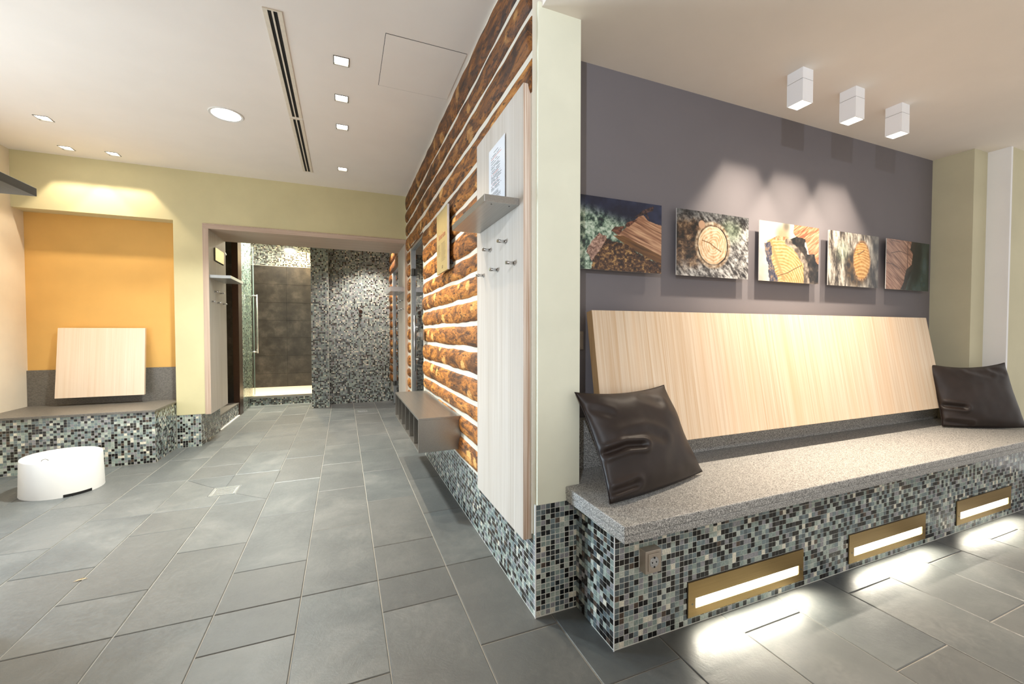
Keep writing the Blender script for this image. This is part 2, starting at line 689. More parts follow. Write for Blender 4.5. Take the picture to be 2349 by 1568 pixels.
def slate_mesh(poly):
    """one floor tile: an outline with a chamfered top, local to its own centre"""
    cx = sum(p[0] for p in poly) / len(poly)
    cy = sum(p[1] for p in poly) / len(poly)
    bm = bmesh.new()
    c = 0.003
    pts = [Vector((p[0] - cx, p[1] - cy, 0)) for p in poly]
    n = len(pts)
    inner = []
    for i in range(n):
        a, b, d = pts[i - 1], pts[i], pts[(i + 1) % n]
        e1 = (b - a).normalized()
        e2 = (d - b).normalized()
        n1 = Vector((-e1.y, e1.x, 0))
        n2 = Vector((-e2.y, e2.x, 0))
        bis = (n1 + n2)
        bis = bis / max(0.3, bis.dot(n1))
        inner.append(b + bis * c)
    lo = [bm.verts.new((p.x, p.y, -0.008)) for p in pts]
    md = [bm.verts.new((p.x, p.y, -0.0022)) for p in pts]
    tp = [bm.verts.new((p.x, p.y, 0.0)) for p in inner]
    for i in range(n):
        k = (i + 1) % n
        bm.faces.new((lo[i], lo[k], md[k], md[i]))
        bm.faces.new((md[i], md[k], tp[k], tp[i]))
    bm.faces.new(tp)
    bmesh.ops.recalc_face_normals(bm, faces=bm.faces)
    me = bpy.data.meshes.new('floor_tile')
    bm.to_mesh(me)
    bm.free()
    me.materials.append(MATS['slate'])
    return me, (cx, cy)


SLATES = {}


def slate(poly, shrink=J / 2):
    if len(poly) == 4 and poly[0][1] == poly[1][1] and poly[1][0] == poly[2][0] and poly[2][1] == poly[3][1]:
        w, d = poly[1][0] - poly[0][0], poly[2][1] - poly[1][1]
        key = (round(w, 3), round(d, 3))
        if key not in SLATES:
            s = shrink
            SLATES[key] = slate_mesh([(-w / 2 + s, -d / 2 + s), (w / 2 - s, -d / 2 + s), (w / 2 - s, d / 2 - s), (-w / 2 + s, d / 2 - s)])[0]
        me = SLATES[key]
        c = ((poly[0][0] + poly[1][0]) / 2, (poly[1][1] + poly[2][1]) / 2)
    else:
        ce = (sum(p[0] for p in poly) / len(poly), sum(p[1] for p in poly) / len(poly))
        sp = []
        for p in poly:
            dx, dy = ce[0] - p[0], ce[1] - p[1]
            L = math.hypot(dx, dy)
            sp.append((p[0] + dx / L * shrink * 1.5, p[1] + dy / L * shrink * 1.5))
        me, c = slate_mesh(sp)
    o = bpy.data.objects.new('floor_tile', me)
    COL.objects.link(o)
    o.parent = floor
    o.location = (c[0], c[1], random.uniform(-0.0006, 0.0004))
    return o


def in_view(x0, x1, y0, y1):
    inv = cam.matrix_world.inverted()
    for x in (x0, (x0 + x1) / 2, x1):
        for y in (y0, (y0 + y1) / 2, y1):
            w = inv @ Vector((x, y, 0))
            if w.z < -0.05 and abs(w.x / w.z) < 1.34 and abs(w.y / w.z) < 0.92:
                return True
    return False


def hidden(x0, x1, y0, y1):
    if x0 > 0.735 and y0 > 1.3:
        return True
    if x0 > 0.94 and y0 > 1.27:
        return True
    if y0 > 5.24 and (x1 < -1.39 or x0 > 0.76):
        return True
    if x1 < -1.62 and y0 > 4.75:
        return True
    return x1 < XL or x0 > 5.3


DR = (-1.1850, -0.5200, 3.41, 4.08)      # field of the floor drain
for i in range(-9, 16):
    x0, x1 = GX + GW * i, GX + GW * (i + 1)
    even = i % 2 == 0
    ys = [2.08] + [(2.41 if even else 2.745) + 0.67 * k for k in range(0, 10)]
    south = sorted([2.08] + [(1.83 if even else 1.495) - 0.67 * k for k in range(0, 5)])
    for seq in (ys, south):
        for y0, y1 in zip(seq[:-1], seq[1:]):
            if y0 > 7.9 or hidden(x0, x1, y0, y1) or not in_view(x0, x1, y0, y1):
                continue
            if i in (-4, -3) and y1 > DR[2] + 0.01 and y0 < DR[3] - 0.01:
                if i == -4 and y0 < DR[2]:
                    slate([(x0, y0), (x1, y0), (x1, DR[2]), (x0, DR[2])])
                if i == -4 and y1 > DR[3]:
                    slate([(x0, DR[3]), (x1, DR[3]), (x1, y1), (x0, y1)])
                continue
            slate([(x0, y0), (x1, y0), (x1, y1), (x0, y1)])
dx0, dx1, dy0, dy1 = -0.927, -0.757, 3.612, 3.790
mxl = GX + GW * -3
for poly in ([(DR[0], DR[2]), (mxl, DR[2]), (mxl, dy0), (dx0, dy0)], [(mxl, DR[2]), (DR[1], DR[2]), (dx1, dy0), (mxl, dy0)],
             [(DR[1], DR[2]), (DR[1], DR[3]), (dx1, dy1), (dx1, dy0)],
             [(DR[1], DR[3]), (mxl, DR[3]), (mxl, dy1), (dx1, dy1)], [(mxl, DR[3]), (DR[0], DR[3]), (dx0, dy1), (mxl, dy1)],
             [(DR[0], DR[3]), (DR[0], DR[2]), (dx0, dy0), (dx0, dy1)]):
    slate(poly)

# floor drain
dr = empty('floor_drain', (-0.842, 3.70, 0), 'square steel floor drain with slotted grate set in the slate floor', 'drain')
boxes('frame', xy_frame(dx0, dx1, dy0, dy1, 0.012, -0.02, 0.0015), 'aluminium', dr)
box('pan', (dx0 + 0.01, dy0 + 0.01, -0.022), (dx1 - 0.01, dy1 - 0.01, -0.012), 'steel_dark', dr)
for k in range(7):
    yy = dy0 + 0.021 + k * 0.0205
    box('grate_bar', (dx0 + 0.02, yy, -0.006), (dx1 - 0.02, yy + 0.012, 0.001), 'aluminium', dr)
d2 = empty('floor_drain', (0.26, 6.68, 0), 'small pale drain cover in the floor of the far passage', 'drain')
box('frame', (0.19, 6.60, -0.01), (0.33, 6.75, 0.002), 'aluminium', d2, 0.001)
box('cover', (0.205, 6.615, 0.0), (0.315, 6.735, 0.0035), 'steel_bright', d2, 0.001)

# ------------------------------------------------------------------ ceilings
SPOT_XY = [(0.003, 2.793), (0.003, 3.232), (0.006, 3.678), (0.008, 4.618), (-2.144, 4.400), (-2.303, 5.03), (-1.976, 5.03)]
WELL = 0.041


def ceiling_with_wells(name, x0, x1, y0, y1, z, mat):
    xs = sorted(set([x0, x1] + [round(x + d, 5) for x, _ in SPOT_XY for d in (-WELL, WELL)]))
    ys = sorted(set([y0, y1] + [round(y + d, 5) for _, y in SPOT_XY for d in (-WELL, WELL)]))
    bm = bmesh.new()
    vv = {}

    def vert(i, j):
        if (i, j) not in vv:
            vv[(i, j)] = bm.verts.new((xs[i], ys[j], z))
        return vv[(i, j)]
    for i in range(len(xs) - 1):
        for j in range(len(ys) - 1):
            cx, cy = (xs[i] + xs[i + 1]) / 2, (ys[j] + ys[j + 1]) / 2
            if any(abs(cx - a) < WELL and abs(cy - b) < WELL for a, b in SPOT_XY):
                continue
            bm.faces.new((vert(i, j), vert(i, j + 1), vert(i + 1, j + 1), vert(i + 1, j)))
    me = bpy.data.meshes.new(name)
    bm.to_mesh(me)
    bm.free()
    return link(name, me, None, mat)


ceil_l = struct(ceiling_with_wells('ceiling', -3.1, 0.86, -1.6, 5.95, HL, 'paint_ceiling'))
struct(box('ceiling_slab', (-3.1, -1.6, HL + 0.12), (0.758, 5.24, HL + 0.16), 'dark_paint'))
ceil_r = struct(box('ceiling', (0.76, -1.6, HR), (5.4, 1.95, HR + 0.44), 'paint_ceiling'))   # its left face is the bulkhead
ceil_p = struct(box('ceiling', (-2.9, 5.90, 2.98), (1.4, 9.4, 3.06), 'paint_ceiling'))

# ------------------------------------------------------------------ far wall with niche and passage
wf = struct(boxes('wall_far', [
    ((-2.9, YF, 2.342), (-1.346, 5.92, HL + 0.02)),
    ((-1.346, YF, 2.3335), (0.84, 5.92, HL + 0.02)),
    ((-1.60, YF, 0.34), (-1.346, 5.92, 2.342)),
    ((0.752, YF + 0.01, 0.0), (0.80, 5.92, 2.335)),
    ((-2.9, 5.90, 2.30), (-1.40, 5.98, 3.0)),
    ((-1.40, 5.90, 2.62), (0.84, 5.92, 3.0)),
], 'paint_lime'))
struct(box('wall_niche', (-2.9, 5.415, 0.3), (-1.60, 5.60, 2.36), 'paint_yellow'))
wl = struct(box('wall_left', (-2.95, 4.02, 0.0), (XL, 5.6, HL + 0.02), 'paint_left'))  # stops short: unseen opening added to let the assumed daylight in
# low mosaic base of the pier beside the passage
pb = struct(box('baseboard_far', (-1.60, YF + 0.003, 0.0), (-1.392, 5.98, 0.34), 'grout_light'))
mo = Mosaic(pb)
mo.field((-1.598, YF + 0.003, 0.002), X3, Z3, 0.205, 0.337, seed=11)
mo.field((-1.392, YF + 0.003, 0.002), Y3, Z3, 0.725, 0.320, seed=12)
mo.build(0)

# passage lining
struct(box('trim_1', (-1.345, YF - 0.006, 0.335), (-1.300, 5.925, 2.28), ('ash_white',), None, 0.0015))
struct(box('trim_2', (-1.345, YF - 0.006, 2.28), (0.752, 5.925, 2.325), ('ash_lintel',), None, 0.0015))
struct(box('trim_3', (0.707, YF - 0.006, 0.10), (0.750, 5.925, 2.28), ('ash_white',), None, 0.0015))
struct(boxes('trim_4', [((-1.352, YF - 0.009, 0.335), (-1.345, YF + 0.01, 2.3255)), ((-1.352, YF - 0.009, 2.3255), (0.752, YF + 0.01, 2.333))], 'ash_edge_pink'))
for name_, lo_, hi_ in (('trim_5', (-1.3445, YF - 0.0085, 0.336), (-1.3005, YF - 0.0062, 2.279)), ('trim_6', (-1.3445, YF - 0.0085, 2.2805), (0.7515, YF - 0.0062, 2.3245)),
                        ('trim_7', (0.7075, YF - 0.0085, 0.101), (0.7495, YF - 0.0062, 2.279))):
    struct(box(name_, lo_, hi_, 'ash_edge_flat' if name_ == 'trim_6' else 'ash_edge_pink'))

# passage side walls and showers behind
wpl = struct(boxes('wall_passage_left', [
    ((-1.60, 5.96, 0.0), (-1.44, 5.98, 3.0)), ((-2.6, 7.20, 0.0), (-1.405, 7.30, 3.0)), ((-1.50, 7.30, 0.0), (-1.405, 8.0, 3.0)), ((-2.7, 5.98, 0.0), (-2.6, 9.3, 3.0))], 'grout_light'))
mo = Mosaic(wpl)
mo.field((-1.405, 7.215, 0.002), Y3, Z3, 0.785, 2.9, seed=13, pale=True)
mo.build(0)
struct(box('trim_8', (-1.46, 6.98, 0.0), (-1.385, 7.198, 3.0), 'bronze'))
cl = struct(boxes('wall_curb_left', [((-1.48, 5.98, 0.0), (-1.402, 6.98, 0.172))], 'grout_light'))
mo = Mosaic(cl)
mo.field((-1.402, 5.985, 0.004), Y3, Z3, 0.985, 0.164, seed=14)
mo.build(0)
struct(box('trim_9', (-2.6, 5.98, 0.172), (-1.396, 6.98, 0.188), 'basalt'))
struct(box('trim_10', (-1.402, 5.99, 0.0), (-1.385, 6.98, 0.012), 'white_plastic'))
# dark tiles of the left shower: the side that faces the camera
lsw = struct(box('wall_shower_left', (-2.6, 7.185, 0.0), (-1.42, 7.199, 3.0), 'dark_gap'))
for r_ in range(9):
    for c_ in range(2):
        box('wall_tile', (-2.6 + c_ * 0.60, 7.176, 0.19 + r_ * 0.333), (-2.6 + c_ * 0.60 + 0.597, 7.186, 0.19 + r_ * 0.333 + 0.330), 'dark_tile', lsw)
# rear shower
wpr = struct(boxes('wall_passage_far', [
    ((-0.466, 7.215, 0.0), (-0.215, 9.3, 3.0)), ((-0.215, 7.50, 0.0), (1.3, 7.6, 3.0)), ((-2.6, 9.14, 2.46), (-0.466, 9.3, 3.0))], 'grout_light'))
mo = Mosaic(wpr)
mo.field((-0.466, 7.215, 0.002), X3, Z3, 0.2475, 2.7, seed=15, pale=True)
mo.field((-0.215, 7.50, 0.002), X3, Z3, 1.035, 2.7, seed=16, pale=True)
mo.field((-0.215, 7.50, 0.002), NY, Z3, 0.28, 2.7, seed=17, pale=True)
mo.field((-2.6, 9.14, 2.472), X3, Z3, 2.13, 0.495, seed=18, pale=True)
mo.build(0)
rcb = struct(box('wall_curb_far', (-1.405, 7.724, 0.0), (-0.466, 7.86, 0.135), 'grout_light'))
mo = Mosaic(rcb)
mo.field((-1.40, 7.724, 0.012), X3, Z3, 0.93, 0.115, seed=19)
mo.build(0)
struct(box('trim_11', (-1.405, 7.716, 0.135), (-0.466, 7.87, 0.148), 'steel'))
struct(box('trim_12', (-1.405, 7.712, 0.0), (-0.466, 7.722, 0.010), 'white_plastic'))
struct(box('floor_shower', (-2.6, 7.86, 0.0), (-0.466, 9.2, 0.14), 'shower_floor'))
rsw = struct(box('wall_shower_far', (-2.6, 9.135, 0.1), (-0.466, 9.30, 2.462), 'dark_gap'))
for r_ in range(7):
    z0 = [0.141, 0.40, 0.745, 1.09, 1.425, 1.765, 2.115, 2.464][r_]
    z1 = [0.141, 0.40, 0.745, 1.09, 1.425, 1.765, 2.115, 2.464][r_ + 1]
    for c_ in range(4):
        xx = -2.42 + c_ * 0.704
        box('wall_tile', (max(-2.6, xx), 9.122, z0 + 0.0015), (min(-0.467, xx + 0.701), 9.136, z1 - 0.0015), 'dark_tile', rsw)

tp_ = empty('shower_tap', (0.275, 7.5, 1.5), 'small dark push tap on the mosaic wall at the end of the passage', 'tap')
cyl('rosette', (0.275, 7.497, 1.545), (0.275, 7.487, 1.545), 0.030, 'bronze', tp_, 20, 0.002)
cyl('knob', (0.268, 7.497, 1.470), (0.268, 7.455, 1.470), 0.020, 'bronze', tp_, 18, 0.002)
# ------------------------------------------------------------------ log wall
LOGZ = [0.352, 0.513, 0.655, 0.770, 0.933, 1.095, 1.250, 1.400, 1.545, 1.680, 1.850, 2.010, 2.170, 2.340, 2.505, 2.655, 2.86]
XC = XW - 0.018                # chinking between the logs
wlog = struct(boxes('wall_log', [
    ((XC, YP + 0.02, 0.352), (0.93, 4.10, 2.185)), ((XC, YP + 0.02, 2.185), (0.93, 5.26, HL)), ((XC + 0.012, 4.97, 0.10), (0.93, 5.26, 2.185)),
    ((XC + 0.034, 5.92, 2.20), (0.95, 7.50, 3.0)), ((XC + 0.034, 7.12, 0.2), (0.95, 7.50, 2.20)), ((XC + 0.034, 5.92, 0.0), (0.95, 6.0, 2.20))], 'plaster_chink'))


def log_mesh(y0, y1, zlo, zhi, seed, end0, end1, xw=XW, amp=1.0, depth=0.052):
    rnd = random.Random(seed)
    ny = max(8, int((y1 - y0) / 0.028))
    na = 15
    H = (zhi - zlo) / 2
    zc = (zhi + zlo) / 2
    knots = [(rnd.uniform(y0, y1), rnd.uniform(-1.0, 1.0), rnd.uniform(0.04, 0.085), rnd.uniform(0.5, 1.0)) for _ in range(max(1, int((y1 - y0) * 2.6)))]
    V, Fc, cut = [], [], []
    ph = rnd.uniform(0, 100)
    for i in range(ny + 1):
        y = y0 + (y1 - y0) * i / ny
        e = 1.0
        if end0:
            d = (y - y0) / 0.07
            e = min(e, math.sqrt(max(0.0, 1 - (1 - min(1, d)) ** 2)) * 0.55 + 0.45 * min(1, d * 4))
        if end1:
            d = (y1 - y) / 0.07
            e = min(e, math.sqrt(max(0.0, 1 - (1 - min(1, d)) ** 2)) * 0.55 + 0.45 * min(1, d * 4))
        n1 = mnoise.noise((y * 1.7, ph, 0.3)) * 0.010 * amp
        n2 = mnoise.noise((y * 2.6, ph, 9.3)) * 0.012 * amp
        n3 = mnoise.noise((y * 7.0, ph, 5.1)) * 0.004 * amp
        hh = (H - 0.0088 + n2 * 0.5 + n3) * e
        pr = (depth + n2 * 0.7 + n3) * e
        for j in range(na):
            a = -math.pi / 2 + math.pi * j / (na - 1)
            k_ = 0.0
            cu = 0.0
            for ky, ka, kw, ks in knots:
                q = ((y - ky) / kw) ** 2 + ((a - ka) / (kw * 13)) ** 2
                g_ = math.exp(-q)
                k_ += g_ * 0.0045 * ks
                cu = max(cu, g_ * ks)
            surf = mnoise.noise((y * 9, a * 2.4, ph)) * 0.004
            rr = 1 + (k_ + surf) / 0.07 * e
            V.append((xw + 0.004 - (pr * max(0, math.cos(a)) ** 0.6) * rr, y, zc + n1 * 0.5 + hh * math.sin(a) * (1 + k_ * 1.5)))
            cut.append(cu)
    for i in range(ny):
        for j in range(na - 1):
            a = i * na + j
            Fc.append((a, a + 1, a + na + 1, a + na))
    Fc.append(tuple(range(na))[::-1])
    Fc.append(tuple(ny * na + j for j in range(na)))
    me = bpy.data.meshes.new('log')
    me.from_pydata(V, [], Fc)
    at_ = me.attributes.new('cut', 'FLOAT', 'POINT')
    at_.data.foreach_set('value', np.array(cut, dtype=np.float32))
    bm = bmesh.new()
    bm.from_mesh(me)
    bmesh.ops.recalc_face_normals(bm, faces=bm.faces)
    bm.to_mesh(me)
    bm.free()
    for p in me.polygons:
        p.use_smooth = len(p.vertices) == 4
    return me


for i in range(16):
    zl, zh = LOGZ[i], LOGZ[i + 1]
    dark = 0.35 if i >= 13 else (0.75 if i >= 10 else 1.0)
    segs = [(YP + 0.022, 5.235, 0, 1)] if i >= 12 else [(2.185, 4.085, 0, 1), (4.985, 5.235, 1, 1)]
    for k, (a, b, e0, e1) in enumerate(segs):
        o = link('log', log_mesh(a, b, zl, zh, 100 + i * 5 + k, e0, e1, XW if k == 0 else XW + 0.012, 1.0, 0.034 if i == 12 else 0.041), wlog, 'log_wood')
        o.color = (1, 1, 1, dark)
    # beyond the passage
    if i < 14:
        dd = (5.95, 7.46) if i >= 12 else (7.14, 7.46)
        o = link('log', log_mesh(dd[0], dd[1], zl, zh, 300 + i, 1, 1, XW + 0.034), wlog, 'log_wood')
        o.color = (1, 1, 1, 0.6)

# mosaic base of the log wall
lb = struct(box('baseboard_log', (XB, YP + 0.002, 0.0), (0.93, 4.10, 0.352), 'grout_light'))
mo = Mosaic(lb)
mo.field((XB, 4.10, 0.004), NY, Z3, 2.545, 0.346, seed=21)
mo.build(130, seen=lambda p: p.y < 2.6)
struct(box('floor_steam', (0.80, 4.05, -0.05), (1.9, 5.3, 0.10), 'basalt'))
struct(boxes('wall_steam', [((0.84, 4.05, 0.0), (1.9, 4.10, 2.3)), ((0.84, 4.97, 0.0), (1.9, 5.05, 2.3)), ((1.6, 4.05, 0.0), (1.9, 5.05, 2.3)), ((0.84, 4.05, 2.25), (1.9, 5.05, 2.3)),
                            ((0.95, 5.95, 0.0), (1.0, 7.2, 2.3))], 'dark_paint'))
struct(box('baseboard_door', (XB + 0.005, 4.10, 0.0), (0.93, 5.26, 0.10), 'basalt'))

# glass sauna doors


def glass_door(name, y0, y1, x, ztop, zbot, label, near_handle):
    d = empty(name, (x, (y0 + y1) / 2, zbot), kind='structure')
    w = 0.035
    boxes('frame', [((x - 0.012, y0, zbot), (x + 0.045, y0 + w, ztop - w)), ((x - 0.012, y1 - w, zbot), (x + 0.045, y1, ztop - w)), ((x - 0.012, y0, ztop - w), (x + 0.045, y1, ztop))], 'aluminium', d)
    pane = box('pane', (x + 0.012, y0 + w, zbot + 0.01), (x + 0.020, y1 - w, ztop - w), 'dark_glass', d)
    for zz in (zbot + 0.30, ztop - 0.33):
        hb = box('hinge', (x - 0.022, y1 - w - 0.06, zz), (x + 0.01, y1 - w + 0.025, zz + 0.075), 'steel_dark', d, 0.003)
    hy = near_handle
    bm = bmesh.new()
    add_cyl(bm, (x - 0.065, hy, 0.79), (x - 0.065, hy, 1.37), 0.011, 16)
    for zz in (0.915, 1.25):
        add_cyl(bm, (x - 0.065, hy, zz), (x + 0.012, hy, zz), 0.008, 12)
    h = finish('handle', bm, 'chrome', pane, 0, True)
    return d


glass_door('door_1', 4.10, 4.97, XW + 0.01, 2.185, 0.10, None, 4.40)
glass_door('door_2', 6.0, 7.12, XW + 0.03, 2.20, 0.02, None, 6.35)
# lock keep on the log beside the door
lk = empty('door_lock', (0.72, 3.95, 1.17), 'small steel lock keep on the log wall beside the glass door', 'lock')
box('plate', (0.682, 3.88, 1.125), (0.70, 4.00, 1.225), 'steel', lk, 0.003)
cyl('knob', (0.676, 4.02, 1.175), (0.676, 4.075, 1.175), 0.022, 'chrome', lk)
box('tongue', (0.682, 4.00, 1.15), (0.70, 4.075, 1.20), 'steel_dark', lk, 0.003)

# open glass door of the left shower, folded flat along the mosaic
d3 = empty('door_3', (-1.37, 7.3, 0.16), kind='structure')
box('pane', (-1.376, 7.21, 0.16), (-1.368, 7.985, 2.6), 'clear_glass', d3)
box('glass_edge', (-1.3765, 7.985, 0.16), (-1.3675, 7.990, 2.6), 'glass_edge', d3)
bm = bmesh.new()
add_cyl(bm, (-1.285, 7.75, 0.86), (-1.285, 7.75, 1.80), 0.012, 16)
for zz in (0.88, 1.78):
    add_cyl(bm, (-1.285, 7.75, zz), (-1.40, 7.75, zz), 0.011, 12)
finish('handle', bm, 'chrome', d3, 0, True)

# shower head pipe in the left shower
sp_ = empty('overhead_shower', (-1.5, 6.6, 2.25), 'pale overhead shower arm inside the dark left shower', 'shower')
bm = bmesh.new()
add_cyl(bm, (-1.62, 6.45, 2.32), (-1.47, 6.60, 2.255), 0.012, 12)
add_cyl(bm, (-1.47, 6.60, 2.255), (-1.455, 6.615, 2.225), 0.02, 12)
finish('arm', bm, 'steel_bright', sp_, 0, True)
box('mount', (-1.66, 6.42, 2.30), (-1.60, 6.47, 2.35), 'steel', sp_, 0.004)

# ------------------------------------------------------------------ pier and bench alcove
wp = struct(boxes('wall_pier', [((0.744, YP, 0.477), (0.944, 2.0, HR + 0.02)), ((0.752, YP + 0.004, 0.0), (0.944, 2.0, 0.477))], 'paint_pale'))
pbb = struct(box('baseboard_pier', (0.7355, YP + 0.003, 0.0), (0.944, YP + 0.03, 0.477), 'grout_light'))
mo = Mosaic(pbb)
mo.field((0.738, YP + 0.003, 0.004), X3, Z3, 0.2025, 0.4725, seed=22)
mo.build(300, seen=lambda p: p.x < 0.93)
struct(box('trim_13', (0.733, YP - 0.001, 0.0), (0.7375, YP + 0.004, 0.477), 'white_plastic'))
wg = struct(box('wall_grey', (0.944, YG, 0.0), (XE + 0.05, YG + 0.12, HR + 0.02), 'paint_grey'))
struct(boxes('wall_end', [((XE, YP, 0.0), (XE + 0.4, YG + 0.1, HR + 0.02)), ((4.44, 1.435, 0.0), (5.6, YP + 0.05, HR + 0.02))], 'paint_end'))
struct(box('wall_white', (4.415, 1.432, 0.0), (4.44, YP + 0.01, HR + 0.02), 'paint_white'))

# bench
BX0, BX1 = 0.875, 4.41
MX, MY = 0.932, 1.278
bench = empty('tiled_bench', (2.6, 1.4, 0), 'long built-in bench tiled in glass mosaic with a speckled grey granite seat', 'bench')
boxes('base', [((MX, MY, 0.0), (BX1, 1.43, BZ0)), ((0.946, 1.43, 0.0), (XE - 0.002, YG - 0.001, BZ0))], 'grout_light', bench)
bm = bmesh.new()
bm.free()
prism('seat_slab', [(BX0, BY), (BX1, BY), (BX1, 1.43), (XE - 0.002, 1.43), (XE - 0.002, YG - 0.001), (0.946, YG - 0.001), (0.946, YP - 0.001), (BX0, YP - 0.001)], 2, BZ0 + 0.028, BZ1, 'granite', bench, 0.005)
prism('seat_edge', [(BX0 + 0.002, BY + 0.002), (BX1 - 0.001, BY + 0.002), (BX1 - 0.001, 1.43), (XE - 0.003, 1.43), (XE - 0.003, YG - 0.002), (0.947, YG - 0.002), (0.947, YP - 0.002), (BX0 + 0.002, YP - 0.002)], 2, BZ0, BZ0 + 0.028, 'granite', bench, 0.004)
box('upstand', (0.946, 1.715, BZ1), (XE - 0.002, YG - 0.001, 0.775), 'granite', bench, 0.003)
LAMPS = [(1.288, 1.993), (2.340, 3.032), (3.370, 4.045)]
LZ = (0.036, 0.181)
mo = Mosaic(bench)
ex = [(a - MX + 0.018, LZ[0] + 0.018, b - MX - 0.018, LZ[1] - 0.016) for a, b in LAMPS] + [(1.045 - MX + 0.018, 0.300, 1.12 - MX - 0.018, 0.352)]
mo.field((MX, MY, 0.004), X3, Z3, 3.555, 0.4725, excl=ex, seed=23)
mo.field((MX, YP + 0.001, 0.004), NY, Z3, 0.270, 0.4725, seed=24)
mo.build(300, seen=lambda p: p.z < 0.43)
box('corner_strip', (MX - 0.003, MY - 0.003, 0.0), (MX + 0.0005, MY + 0.0005, BZ0), 'white_plastic', bench)
box('edge_strip', (MX, MY - 0.004, BZ0 - 0.005), (BX1, MY, BZ0), 'vent_cream', bench)

# step lights
for k, (a, b) in enumerate(LAMPS):
    lab = ['recessed brass step light nearest the bench corner with the power socket', 'middle recessed brass step light in the mosaic bench front', 'recessed brass step light farthest along the mosaic bench front'][k]
    s = empty('step_light', ((a + b) / 2, MY, LZ[0]), lab, 'light', 'brass step lights in the bench front')
    zo = 0.0 if k < 2 else 0.012
    z0, z1 = LZ[0] + zo, LZ[1] + zo
    sa, sb, s0, s1 = a + 0.040, b - 0.033, z0 + 0.033, z0 + 0.074
    y0, y1 = MY - 0.0075, MY - 0.0035
    pl_ = boxes('plate', [((a, y0, z0), (b, y1, s0)), ((a, y0, s1), (b, y1, z1)), ((a, y0, s0), (sa, y1, s1)), ((sb, y0, s0), (b, y1, s1))], 'brass', s)
    boxes('gasket', [((a - 0.002, y1, z0 - 0.002), (b + 0.002, MY + 0.001, s0)), ((a - 0.002, y1, s1), (b + 0.002, MY + 0.001, z1 + 0.002)),
                     ((a - 0.002, y1, s0), (sa, MY + 0.001, s1)), ((sb, y1, s0), (b + 0.002, MY + 0.001, s1))], 'dark_gap', s)
    box('lens', (sa - 0.003, MY - 0.0030, s0 - 0.002), (sb + 0.003, MY + 0.001, s1 + 0.002), 'glow_step', s)
    for xx in (a + 0.022, b - 0.016):
        cyl('screw', (xx, y0 - 0.001, (s0 + s1) / 2), (xx, y0 + 0.001, (s0 + s1) / 2), 0.004, 'steel_dark', pl_, 10)
    L = light('step_glow', 'AREA', ((sa + sb) / 2, MY - 0.012, (s0 + s1) / 2), 3.0, (1.0, 0.93, 0.76), target=((sa + sb) / 2, MY - 0.30, -0.12), shape='RECTANGLE', size=sb - sa, size_y=0.03, spread=math.radians(140))

# socket
so = empty('wall_socket', (1.083, MY, 0.285), 'square metal power socket on the mosaic bench front near its corner', 'socket')
fr = box('frame', (1.047, MY - 0.036, 0.284), (1.122, MY, 0.372), 'socket_metal', so, 0.003)
fc = box('face', (1.058, MY - 0.040, 0.295), (1.111, MY - 0.034, 0.361), 'socket_metal', so, 0.0015)
cyl('ring', (1.0845, MY - 0.0405, 0.328), (1.0845, MY - 0.039, 0.328), 0.0215, 'chrome', fc, 28)
cyl('well', (1.0845, MY - 0.0412, 0.328), (1.0845, MY - 0.0402, 0.328), 0.0195, 'steel_bright', fc, 28)
for dx in (-0.0095, 0.0095):
    cyl('hole', (1.0845 + dx, MY - 0.0418, 0.328), (1.0845 + dx, MY - 0.0408, 0.328), 0.003, 'black_void', fc, 10)
for dz in (-0.0175, 0.0175):
    box('earth_clip', (1.0845 - 0.003, MY - 0.0425, 0.328 + dz - 0.003), (1.0845 + 0.003, MY - 0.0408, 0.328 + dz + 0.003), 'black_void', fc)

# light switch on the grey wall, half hidden by the pier
sw = empty('light_switch', (1.06, YG, 1.115), 'beige light switch on the grey wall beside the pier', 'switch')
box('frame', (1.012, YG - 0.010, 1.113), (1.100, YG, 1.203), 'socket_metal', sw, 0.002)
box('rocker', (1.024, YG - 0.014, 1.124), (1.088, YG - 0.008, 1.192), 'socket_metal', sw, 0.002)

# backrest board leaning on the wall
bb = empty('backrest_board', (2.6, 1.6, 0.66), 'long pale larch backrest board leaning above the granite bench', 'backrest')
yt, zt, yb_, zb_ = 1.672, 1.303, 1.560, 0.668
ax = Vector((0, yb_ - yt, zb_ - zt)).normalized()
nrm = Vector((0, -ax.z, ax.y))
if nrm.y < 0:
    nrm = -nrm
th = nrm * 0.048
PXS = [1.083, 3.93]
bm = bmesh.new()
ft, fb = Vector((0, yt, zt)), Vector((0, yb_, zb_))
ring = [ft, fb, fb + th, ft + th]
A_ = [bm.verts.new((PXS[0], p.y, p.z)) for p in ring]
B_ = [bm.verts.new((PXS[1], p.y, p.z)) for p in ring]
bm.faces.new(A_)
bm.faces.new(B_[::-1])
for i in range(4):
    bm.faces.new((A_[i], B_[i], B_[(i + 1) % 4], A_[(i + 1) % 4]))
ob = finish('board', bm, ('larch', 'larch_end'), bb, 0.0015)
for p in ob.data.polygons:
    if abs(p.normal.x) > 0.8:
        p.material_index = 1
for xx in (1.6, 3.4):
    prism('batten', [(yt + 0.055, 1.15), (YG - 0.001, 1.15), (YG - 0.001, 0.79), (yt + 0.035, 0.79)], 0, xx, xx + 0.05, 'larch_end', bb)

# ------------------------------------------------------------------ pictures


